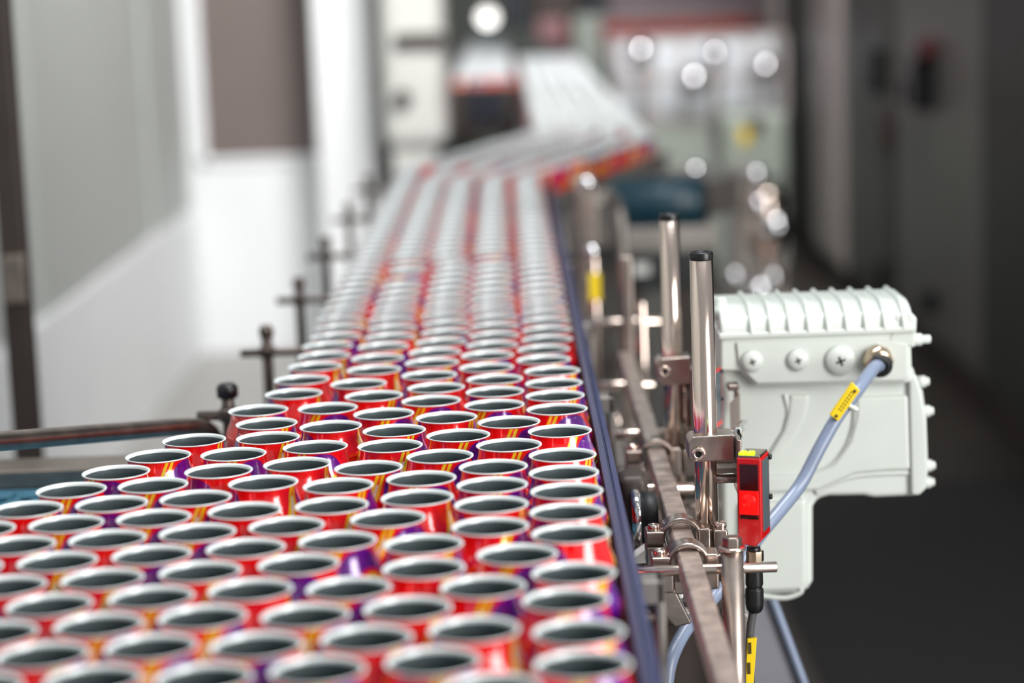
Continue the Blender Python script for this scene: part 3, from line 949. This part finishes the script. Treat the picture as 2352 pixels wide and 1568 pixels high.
pocket = [(1812, 905), (1860, 905), (1850, 960), (1820, 1010), (1780, 1060), (1740, 1082), (1765, 1040), (1798, 985), (1808, 945)]
MB().prism([g2(*p) for p in pocket], YG - 0.004, YG + 0.02).build('casting_rib', M['white_paint'], gm, 0.004, 3)

# terminal box
tbx = [(1655, 764), (2092, 758), (2096, 872), (2090, 880), (1736, 887), (1700, 852), (1655, 852)]
tb = MB().prism([g2(*p, YG - 0.012) for p in tbx], YG - 0.012, YG + 0.13).build('terminal_box', M['white_paint'], gm, 0.003, 3)
pl = [(1690, 786), (2040, 781), (2085, 790), (2086, 866), (2076, 874), (1738, 881), (1696, 840)]
MB().prism([g2(*p, YG - 0.014) for p in pl], YG - 0.0150, YG - 0.010).build('face_plate', M['white_paint'], tb, 0.002)
# lid: quarter round in profile, ribs follow it
zf0 = at(1870, 766, YG - 0.012).z
zf1 = at(1870, 706, YG + 0.02).z
Hl = zf1 - zf0 + 0.006


def lid_prof(off):
    P = [(YG - 0.0135 - off, zf0), (YG - 0.0135 - off, zf0 + 0.006)]
    for k in range(1, 9):
        a = PI / 2 * k / 8
        P.append((YG - 0.0135 - off + (0.042) * (1 - math.cos(a)), zf0 + 0.006 + (Hl - 0.006 + off) * math.sin(a)))
    P += [(YG + 0.09, zf0 + Hl + off), (YG + 0.125 + off, zf0 + 0.012), (YG + 0.125 + off, zf0)]
    return P


xL, xR = at(1652, 740, YG).x, at(2092, 740, YG).x
lid = MB().sweep_x(lid_prof(0), xL, xR, False).build('lid', M['white_paint'], gm, 0.003, 2)
for i in range(9):
    px = 1722 + i * 43.5
    x = at(px, 730, YG).x
    P = [q for q in lid_prof(0.0038)]
    ra = MB().sweep_x(P, x - 0.0026, x + 0.0026)
    ra.build('lid_rib', M['white_paint'], lid, 0.0022, 3)
MB().sweep_x([(YG - 0.017, zf0 - 0.0015), (YG - 0.017, zf0 + 0.004), (YG + 0.128, zf0 + 0.004), (YG + 0.128, zf0 - 0.0015)], xL - 0.002, xR + 0.002).build('lid_edge', M['white_paint'], lid, 0.0012)
for (px, py, Yk) in ((2035, 690, YG + 0.10), (1655, 700, YG + 0.015)):
    q = at(px, py, Yk)
    MB().lathe([(0.0095, -0.014), (0.0095, -0.002), (0.006, 0.0), (0.006, 0.006), (0.0045, 0.0075)], q, 'z', 14, True, True).build('lid_bolt', M['white_paint'], lid)
# lugs on the right end of the lid and bolts on the right flange
q = at(2070, 715, YG + 0.01)
MB().prism([(q.x - 0.018, q.z - 0.030), (q.x + 0.010, q.z - 0.034), (q.x + 0.012, q.z - 0.004), (q.x + 0.004, q.z + 0.004), (q.x - 0.010, q.z)], YG - 0.013, YG + 0.03).build('lug', M['white_paint'], gm, 0.003)
fl = [(2086, 858), (2104, 858), (2118, 905), (2128, 960), (2132, 1072), (2128, 1120), (2112, 1137), (2092, 1137)]
MB().prism([g2(*p, YG - 0.004) for p in fl], YG - 0.006, YG + 0.12).build('end_flange', M['white_paint'], gm, 0.003)
for (px, py, L) in ((2094, 780, 0.018), (2116, 876, 0.007), (2126, 944, 0.007), (2130, 1069, 0.007), (2128, 1107, 0.007)):
    q = at(px, py, YG + 0.006)
    MB().lathe([(0.0062, -0.004), (0.0062, L * 0.55), (0.0044, L * 0.56), (0.0044, L), (0.0034, L + 0.001)], q, 'x', 10, True, True).build('flange_bolt', M['white_paint'], gm)
# screw plugs with a cross slot
for (px, py, rp) in ((1727, 829, 25), (1832, 826, 25), (1929, 827, 35)):
    Yp = YG - 0.0145
    q = at(px, py, Yp)
    rr_ = rp * Yp / F_PX
    pg = MB().lathe([(rr_, 0), (rr_, 0.0028), (rr_ * 0.9, 0.0046), (rr_ * 0.5, 0.0060), (0, 0.0064)], (q.x, Yp, q.z), (0, -1, 0), 26, True, False).build('screw_plug', M['white_paint'], tb)
    a = 0.35
    sl = MB()
    for t_ in (a, a + PI / 2):
        dx, dz = math.cos(t_) * rr_ * 0.32, math.sin(t_) * rr_ * 0.32
        nx, nz = -math.sin(t_) * rr_ * 0.07, math.cos(t_) * rr_ * 0.07
        sl.prism([(q.x - dx - nx, q.z - dz - nz), (q.x + dx - nx, q.z + dz - nz), (q.x + dx + nx, q.z + dz + nz), (q.x - dx + nx, q.z - dz + nz)], Yp - 0.0068, Yp - 0.0050)
    sl.build('cross_slot', M['frame_dark'], pg)
q = at(2014, 825, YG - 0.0145)
gl_ = MB().lathe([(0.0158, 0), (0.0158, 0.008), (0.0140, 0.011), (0.0140, 0.014), (0.0105, 0.016)], (q.x, YG - 0.0145, q.z), (0.05, -1, -0.12), 8, False, False).build('cable_gland', M['nickel'], tb, 0.001)
q2 = q + Vector((0.001, -0.012, -0.003))
MB().lathe([(0.0118, 0), (0.0118, 0.006), (0.0095, 0.0078), (0.0062, 0.0078)], q2, (0.05, -1, -0.25), 22, True, False).build('gland_seal', M['rubber'], tb)
# lifting eye under the leg
P = [at(1740, 1366, YG), at(1790, 1372, YG), at(1815, 1370, YG), at(1838, 1360, YG), at(1840, 1350, YG)]
MB().tube(P, 0.0028, 8).build('wire_loop', M['white_paint'], gm)

MB().cyl((0.09, YG + 0.07, 0.905), (0.24, YG + 0.07, 0.905), 0.016, 20).build('drive_axle', M['steel_dark'], gm)

# power cable
kb = thing('power_cable', 'grey blue power cable curving down from the white gearmotor, with yellow tag', 'cable', at(1900, 985, 2.10))
P = [q + Vector((0, -0.014, -0.004)), at(2006, 846, 2.155), at(1968, 898, 2.115), at(1925, 955, 2.10), at(1882, 1030, 2.09), at(1840, 1110, 2.08), at(1795, 1168, 2.06), at(1750, 1222, 2.04), at(1700, 1290, 2.02), at(1640, 1370, 2.0), at(1592, 1424, 1.97), at(1562, 1468, 1.95), at(1540, 1520, 1.93), at(1530, 1580, 1.92), at(1524, 1660, 1.92)]
MB().tube(P, 0.0065, 14, 6).build('cable', M['cable'], kb)
Yt = 2.088
tgp = [(1958, 878), (1976, 897), (1926, 968), (1906, 953)]
tgo = MB().prism([g2(*p, Yt) for p in tgp], Yt, Yt + 0.006).build('tag', M['yellow'], kb, 0.001)
for (px, py) in ((1963, 898), (1921, 955)):
    c_ = at(px, py, Yt)
    MB().lathe([(0.0017, 0), (0.0017, 0.0008)], (c_.x, Yt + 0.0003, c_.z), (0, -1, 0), 10, True, True).build('tag_hole', M['ink'], tgo)
ln = MB()
for j, (f0, f1) in enumerate(((-3.2, 0.9), (2.6, 0.9))):
    # two rows of small printed strokes along the tag
    for i in range(7):
        t0 = 0.20 + i * 0.088
        cx = 1967 + (1916 - 1967) * t0 + (-f0) * 0.82
        cy = 887.5 + (960.5 - 887.5) * t0 + (-f0) * 0.6
        u = Vector((-51, 73)).normalized() * 2.3
        v_ = Vector((0.82, 0.57)) * 1.1
        quad = [(cx - u.x - v_.x, cy - u.y - v_.y), (cx + u.x - v_.x, cy + u.y - v_.y), (cx + u.x + v_.x, cy + u.y + v_.y), (cx - u.x + v_.x, cy - u.y + v_.y)]
        ln.prism([g2(*p, Yt) for p in quad], Yt - 0.0004, Yt + 0.0004)
lo_t = ln.build('tag_print', M['ink'], tgo)
lo_t['kind'] = 'stuff'
a = at(1950, 932, 2.098)
MB().cyl(a, a + Vector((0.008, -0.002, -0.004)), 0.0024, 10).build('cable_tie', M['white_paint'], kb)

# stainless leg plate under the gearmotor
lp = thing('leg_plate', 'grey steel leg plate under the white gearmotor', 'plate', (0.28, 2.36, 0.4))
pp = [g2(1600, 1378, 2.36), g2(1774, 1374, 2.36), g2(1846, 1568, 2.36), g2(1962, 1880, 2.36), g2(1600, 1880, 2.36)]
MB().prism(pp, 2.36, 2.366).build('plate', M['plate_grey'], lp)
a, b = at(1774, 1374, 2.355), at(1962, 1880, 2.355)
MB().cyl(a, b, 0.0048, 10).build('edge', M['cable'], lp)
MB().box((a.x - 0.10, 2.355, 0), (b.x, 2.37, b.z + 0.01)).build('foot', M['frame_dark'], lp)

# ------------------------------------------------------------------ machinery between the rail and the support bar
sh = thing('drive_shaft', 'black drive shaft end with bright steel flange beside the blue grey rail', 'shaft', at(1480, 1190, 2.02))
c_ = at(1462, 1195, 2.02)
MB().lathe([(0.006, -0.004), (0.027, -0.004), (0.0275, 0.0), (0.0275, 0.003), (0.026, 0.004)], (c_.x, 2.03, c_.z), 'x', 28, True, True).build('flange', M['chrome'], sh)
MB().lathe([(0.0245, 0), (0.0245, 0.013), (0.022, 0.016)], (c_.x + 0.004, 2.03, c_.z), 'x', 28, True, True).build('shaft', M['rubber'], sh)
MB().box((c_.x - 0.015, 2.05, c_.z - 0.07), (c_.x + 0.014, 2.09, c_.z + 0.035)).build('bearing_housing', M['frame_dark'], sh, 0.008)
tp = thing('mounting_plate', 'beige grey mounting plate below the drive shaft', 'plate', at(1500, 1270, 1.98))
MB().prism([g2(1452, 1296, 1.97), g2(1456, 1278, 1.97), g2(1516, 1236, 1.97), g2(1530, 1240, 1.97), g2(1540, 1292, 1.97)], 1.97, 1.99).build('plate', M['cream'], tp, 0.002)
MB().prism([g2(1508, 1330, 1.97), g2(1570, 1326, 1.97), g2(1570, 1376, 1.97), g2(1508, 1378, 1.97)], 1.97, 2.0).build('block', M['cream'], tp, 0.002)
MB().prism([g2(1483, 1324, 1.968), g2(1508, 1324, 1.968), g2(1508, 1379, 1.968), g2(1483, 1379, 1.968)], 1.968, 1.998).build('block', M['black'], tp, 0.002)
MB().prism([g2(1478, 1296, 1.985), g2(1545, 1294, 1.985), g2(1560, 1322, 1.985), g2(1478, 1326, 1.985)], 1.985, 2.02).build('web', M['steel_dark'], tp, 0.002)
ug = thing('lower_frame', 'dark steel frame under the conveyor edge at the bottom', 'frame', at(1540, 1480, 2.0))
a, b = at(1440, 1382, 2.0), at(1600, 1470, 2.0)
MB().box((0.108, 2.0, b.z - 0.14), (0.195, 2.02, a.z)).build('panel', M['frame_dark'], ug, 0.003)
q = at(1520, 1412, 1.99)
MB().cyl((0.108, 1.985, q.z), (0.165, 1.985, q.z), 0.008).build('tube', M['steel_dark'], ug)
MB().box((0.185, 1.98, 0), (0.21, 2.03, a.z - 0.01)).build('leg', M['frame'], ug, 0.003)
MB().box((0.108, 2.02, a.z - 0.02), (0.118, 2.44, a.z)).build('rail', M['frame'], ug)

cf = thing('chain_guard', 'grey steel guard and brackets along the right flank of the conveyor', 'guard', (0.12, 2.6, 0.9))
MB().box((0.110, 2.12, 0.80), (0.128, 2.9, 0.925)).build('cover', M['frame'], cf, 0.006)
for i, Y in enumerate((2.15, 2.42, 2.72)):
    MB().cyl((0.100, Y, 0.962), (0.175, Y, 0.962), 0.0060).build('bracket_rod', M['steel'], cf)
    MB().lathe([(0.012, 0), (0.012, 0.006), (0.009, 0.008)], (0.128, Y + 0.08, 0.90), 'x', 12, True, True).build('bolt', M['steel'], cf)
MB().tube([(0.118, 2.13, 0.93), (0.125, 2.08, 0.955), (0.128, 2.06, 0.93), (0.128, 2.05, 0.86)], 0.005, 10).build('bent_rod', M['steel_dark'], cf)

# uprights farther along the right side
def stand(label, px, pyt, pyb, Y, wpx, round_=True, extra=()):
    a, b = at(px, pyt, Y), at(px, pyb, Y)
    r_ = wpx * Y / F_PX / 2
    t = thing('rod_stand', label, 'stand', (a.x, Y, b.z), 'rods and stands beside the rail')
    if round_:
        MB().cyl((a.x, Y, b.z), (a.x, Y, a.z), r_, 16).build('rod', M['steel'], t)
    else:
        MB().box((a.x - r_, Y - r_, b.z), (a.x + r_, Y + r_, a.z)).build('rod', M['steel_dark'], t, 0.003)
    return t


r1 = stand('pale steel post rising at the far end of the support bar', 1437, 588, 1010, 2.88, 30, False)
r2 = stand('short steel rod behind the end of the support bar', 1474, 694, 990, 2.98, 24)
r3 = stand('wide brownish steel post beside the blue grey rail', 1347, 425, 1990, 3.75, 46, False)
q = at(1347, 424, 3.75)
MB().lathe([(0.02, 0), (0.02, 0.012), (0.012, 0.02)], (q.x, 3.75, q.z - 0.004), 'z', 16, True, True).build('cap', M['chrome'], r3)
r4 = stand('thin steel rod with a yellow tag beside the rail', 1364, 560, 900, 3.35, 22)
q = at(1360, 577, 3.34)
MB().lathe([(0.0, -0.012), (0.009, -0.008), (0.012, 0), (0.009, 0.008), (0, 0.012)], (q.x, 3.34, q.z), 'z', 16, True).build('knob', M['chrome'], r4)  # polished ball added to make the white glint on this rod
a, b = at(1352, 628, 3.32), at(1380, 690, 3.32)
MB().box((a.x, 3.318, b.z), (b.x, 3.325, a.z)).build('tag', M['yellow'], r4, 0.001)
a, b = at(1345, 744, 3.02), at(1524, 744, 3.02)
cb = thing('cross_rod', 'horizontal steel crossbar behind the end of the support bar', 'rod', a, 'horizontal crossbars')
MB().cyl(a, (b.x, 3.02, a.z), 0.0062).build('rod', M['steel'], cb)
hp = thing('bent_hose', 'pale bent hose arching beside the wide steel post', 'hose', at(1400, 520, 3.9))
MB().tube([at(1372, 470, 3.8), at(1392, 446, 3.85), at(1415, 470, 3.9), at(1428, 530, 3.9), at(1432, 620, 3.9), at(1434, 720, 3.9), at(1434, 1100, 3.9), at(1434, 1950, 3.9)], 0.011, 12).build('hose', M['frame'], hp)

# ------------------------------------------------------------------ blue drive motor under the transfer conveyor
YM = 4.75
tm = thing('drive_motor', 'dark teal drum motor under the slanted transfer conveyor', 'motor', at(1510, 455, YM))
a, b = at(1392, 470, YM), at(1618, 470, YM)
rm = 60 * YM / F_PX
MB().lathe([(rm * 0.7, 0), (rm, 0.012), (rm, b.x - a.x - 0.02), (rm * 0.82, b.x - a.x)], (a.x, YM, a.z), 'x', 32, True, True).build('drum', M['teal'], tm)
for k in range(5):
    MB().lathe([(rm * 1.0, 0), (rm * 1.03, 0.002), (rm * 1.03, 0.006), (rm, 0.008)], (a.x + 0.03 + k * 0.035, YM, a.z), 'x', 32, True, False).build('fin', M['teal'], tm)
MB().lathe([(rm * 0.9, 0), (rm * 0.9, 0.005), (rm * 0.5, 0.012)], (b.x - 0.004, YM, a.z), 'x', 24, True, True).build('end_bell', M['frame_dark'], tm)
p, q = at(1416, 522, YM - 0.03), at(1645, 572, YM - 0.03)
bs = thing('motor_bracket', 'grey steel channel carrying the dark teal drum motor', 'bracket', (p.x, YM, q.z))
MB().box((p.x, YM - 0.06, q.z), (q.x, YM + 0.07, p.z)).build('channel', M['frame'], bs, 0.006)
for xx in (p.x + 0.02, q.x - 0.03):
    MB().box((xx, YM - 0.02, 0), (xx + 0.03, YM + 0.03, q.z + 0.005)).build('leg', M['frame_dark'], bs)
p, q = at(1452, 582, YM - 0.07), at(1640, 662, YM - 0.07)
bb = thing('control_box', 'black box with a pale label below the teal motor', 'box', (p.x, YM, q.z))
MB().box((p.x, YM - 0.07, q.z), (q.x, YM + 0.06, p.z)).build('case', M['teal_dark'], bb, 0.006)
p, q = at(1455, 606, YM - 0.075), at(1492, 630, YM - 0.075)
MB().box((p.x, YM - 0.074, q.z), (q.x, YM - 0.068, p.z)).build('plate', M['cream'], bb)
MB().box((at(1540, 660, YM).x - 0.01, YM - 0.01, 0), (at(1540, 660, YM).x + 0.02, YM + 0.02, at(1540, 660, YM).z + 0.01)).build('leg', M['frame_dark'], bb)

# ------------------------------------------------------------------ far machines
def glint_ball(parent, px, py, Y, rpx, name='steel_glint_ball'):  # polished ball added only to throw a bright glint disc
    q = at(px, py, Y)
    r_ = rpx * Y / F_PX
    prof_ = [(r_ * math.sin(PI * k / 10), -r_ * math.cos(PI * k / 10)) for k in range(11)]
    MB().lathe(prof_, q, 'z', 20, True).build(name, M['chrome'], parent)


# polished pump stand to the right, with added glint balls
YP = 6.3
pu = thing('pump_stand', 'polished steel pump stand glinting behind the gearmotor', 'pump', (at(1740, 500, YP).x, YP, 0))
a, b = at(1690, 395, YP), at(1800, 395, YP)
MB().box((a.x, YP, 0), (a.x + 0.03, YP + 0.03, a.z + 0.02)).box((b.x - 0.03, YP, 0), (b.x, YP + 0.03, a.z - 0.08)).build('frame', M['frame'], pu, 0.003)
q = at(1760, 500, YP)
MB().lathe([(0.03, -0.10), (0.055, -0.08), (0.055, 0.07), (0.035, 0.09)], q, 'z', 24, True, True).build('pump_body', M['steel'], pu)
MB().cyl((q.x, YP, 0), (q.x, YP, q.z - 0.08), 0.02).build('pipe', M['steel'], pu)
for px, py, rp in ((1736, 404, 30), (1782, 520, 44), (1742, 470, 30), (1687, 637, 30), (1745, 672, 46), (1775, 640, 30), (1596, 398, 34)):
    glint_ball(pu, px, py, YP - 0.12, rp * 0.8)
MB().box((a.x - 0.16, YP - 0.14, at(1700, 690, YP).z), (b.x, YP, at(1700, 690, YP).z + 0.012)).build('tray', M['steel'], pu, 0.002)

# pale machine cabinet left of the stream
YL = 8.25
pc = thing('machine_cabinet', 'pale enamel machine cabinet left of the far can stream', 'cabinet', (at(950, 300, YL).x, YL + 0.2, 0))
a, b = at(882, 330, YL), at(1030, 340, YL)
MB().box((a.x, YL, b.z), (b.x, YL + 0.45, 2.6)).build('body', M['cream'], pc, 0.06, 5)
MB().box((a.x + 0.03, YL + 0.05, 0), (b.x - 0.05, YL + 0.4, b.z + 0.01)).build('base', M['cream'], pc)
p, q = at(905, 78, YL), at(1020, 108, YL)
MB().box((p.x, YL - 0.03, q.z), (q.x, YL + 0.01, p.z)).build('handle_bar', M['frame_dark'], pc, 0.008)
q = at(925, 226, YL)
MB().lathe([(0.034, 0), (0.034, 0.03), (0.026, 0.04)], (q.x, YL, q.z), (0, -1, 0), 20, True, True).build('knob', M['frame_dark'], pc)
q = at(1120, 38, 7.9)
ln_ = thing('work_lamp', 'bright round lamp hanging above the far conveyors', 'lamp', q)
MB().lathe([(0.0, 0.0), (0.036, 0.0), (0.037, 0.006)], (q.x, 7.9, q.z), (0, -1, -0.2), 24, True).build('bulb', M['lamp'], ln_)
MB().lathe([(0.042, -0.03), (0.044, 0.004), (0.037, 0.0)], (q.x, 7.9, q.z), (0, -1, -0.2), 24, True).build('shade', M['frame_dark'], ln_)
MB().cyl((q.x, 7.94, q.z), (q.x, 7.94, 4.0), 0.012).build('stem', M['frame_dark'], ln_)

# dark machinery over the far conveyors
YD = 12.5
dm = thing('dark_machine', 'dark blue and brown machine block above the far conveyors', 'machine', (at(1270, 40, YD).x, YD, 0))
p, q = at(1150, -200, YD), at(1215, 62, YD)
MB().box((p.x, YD, q.z), (q.x, YD + 0.5, 3.4)).build('left_block', M['navy'], dm, 0.02)
p, q = at(1215, -200, YD), at(1330, 50, YD)
MB().box((p.x, YD, q.z), (q.x, YD + 0.5, 3.4)).build('middle_block', M['frame_dark'], dm, 0.02)
p, q = at(1330, -200, YD), at(1395, 24, YD)
MB().box((p.x, YD, q.z), (q.x, YD + 0.5, 3.4)).build('right_block', M['navy'], dm, 0.02)
p, q = at(1232, 50, YD), at(1300, 98, YD)
MB().box((p.x, YD - 0.05, q.z), (q.x, YD + 0.3, p.z + 0.02)).build('red_guard', M['rose'], dm, 0.02)
p, q = at(1315, 50, YD - 0.2), at(1385, 150, YD - 0.2)
MB().box((p.x, YD - 0.2, 0), (q.x, YD + 0.3, p.z + 0.03)).build('support_column', M['green_grey'], dm, 0.02)
MB().box((-0.26, YD + 0.2, 0), (-0.235, YD + 0.4, 3.3)).build('support_column', M['frame_dark'], dm)

# glazed guard of the far machine, right of the stream
YW = 11.0
gw = thing('glazed_guard', 'glazed white machine guard with bright panes, right of the stream', 'guard', (at(1610, 200, YW).x, YW, 0))
x0, x1 = at(1415, 100, YW).x, at(1800, 100, YW).x
zt, zm, zb = at(1600, 84, YW).z, at(1600, 180, YW).z, at(1600, 275, YW).z
MB().box((x0, YW, 0), (x1, YW + 0.5, zb)).build('base', M['green_grey'], gw, 0.01)
nx = 5
for i in range(nx + 1):
    x = x0 + (x1 - x0) * i / nx
    MB().box((x - 0.012, YW - 0.01, zb), (x + 0.012, YW + 0.03, zt)).build('mullion', M['cab_strip'], gw)
for z in (zb, zm, zt):
    MB().box((x0, YW - 0.012, z - 0.014), (x1, YW + 0.03, z + 0.014)).build('transom', M['cab_strip'], gw)
for i in range(nx):
    for (za, zc) in ((zb, zm), (zm, zt)):
        xa_, xb_ = x0 + (x1 - x0) * i / nx, x0 + (x1 - x0) * (i + 1) / nx
        MB().box((xa_ + 0.012, YW + 0.006, za + 0.014), (xb_ - 0.012, YW + 0.012, zc - 0.014)).build('pane', M['glass'], gw)
MB().box((x0, YW + 0.45, zb), (x1, YW + 0.5, zt)).build('back_panel', M['wall_white'], gw)
for px, py, rp in ((1470, 122, 34), (1592, 186, 36), (1640, 128, 28), (1757, 158, 34)):  # added balls for the glints in front of the panes
    glint_ball(gw, px, py, YW - 0.12, rp)
for px in (1470, 1640, 1757):
    q = at(px, 122, YW - 0.12)
    MB().cyl((q.x, YW - 0.12, zb - 0.02), (q.x, YW - 0.12, q.z), 0.012).build('stem', M['steel'], gw)
# green grey casing with yellow label at its foot
gc = thing('pump_casing', 'green grey pump casing with a yellow label, far right of the stream', 'casing', (at(1730, 300, 8.6).x, 8.7, 0))
p, q = at(1655, 262, 8.6), at(1812, 420, 8.6)
MB().box((p.x, 8.6, q.z), (q.x, 8.95, p.z)).build('case', M['green_grey'], gc, 0.03, 4)
MB().box((p.x + 0.04, 8.65, 0), (q.x - 0.04, 8.9, q.z + 0.01)).build('base', M['frame'], gc)
q = at(1712, 312, 8.58)
MB().box((q.x - 0.02, 8.59, q.z - 0.03), (q.x + 0.02, 8.605, q.z + 0.03)).build('label_plate', M['yellow'], gc)
q = at(1736, 284, 8.58)
MB().lathe([(0.03, 0), (0.03, 0.02), (0.02, 0.03)], (q.x, 8.6, q.z), (0, -1, 0), 16, True, True).build('knob', M['frame_dark'], gc)
MB().box((at(1798, 100, 13).x, 13.0, 0), (at(1822, 100, 13).x, 13.1, 3.2)).build('trim_3', M['cab_strip'])
bpy.data.objects['trim_3']['kind'] = 'structure'
bpy.data.objects['trim_3']['label'] = 'pale grey door post at the end of the cabinet row'
# pinkish beams across the top of the far end
for i, (ya, yb, mk, lab) in enumerate(((-60, 44, 'lilac', 'pale pink beam across the far end of the hall'), (44, 84, 'rose', 'dusty rose beam below the pale pink one'))):
    p, q = at(1400, ya, 17.5), at(1850, yb, 17.5)
    bmn = thing('beam', lab, 'beam', ((p.x + q.x) / 2, 17.5, q.z), 'beams at the far end')
    MB().box((p.x, 17.4 - 0.05 * i, q.z), (q.x + 0.5, 17.7, p.z)).build('beam', M[mk], bmn, 0.01)
    MB().box((q.x + 0.3, 17.5, 0), (q.x + 0.42, 17.65, q.z + 0.01)).build('post', M[mk], bmn)
    MB().box((p.x + 0.1, 17.5, 0), (p.x + 0.2, 17.65, q.z + 0.01)).build('post', M[mk], bmn)
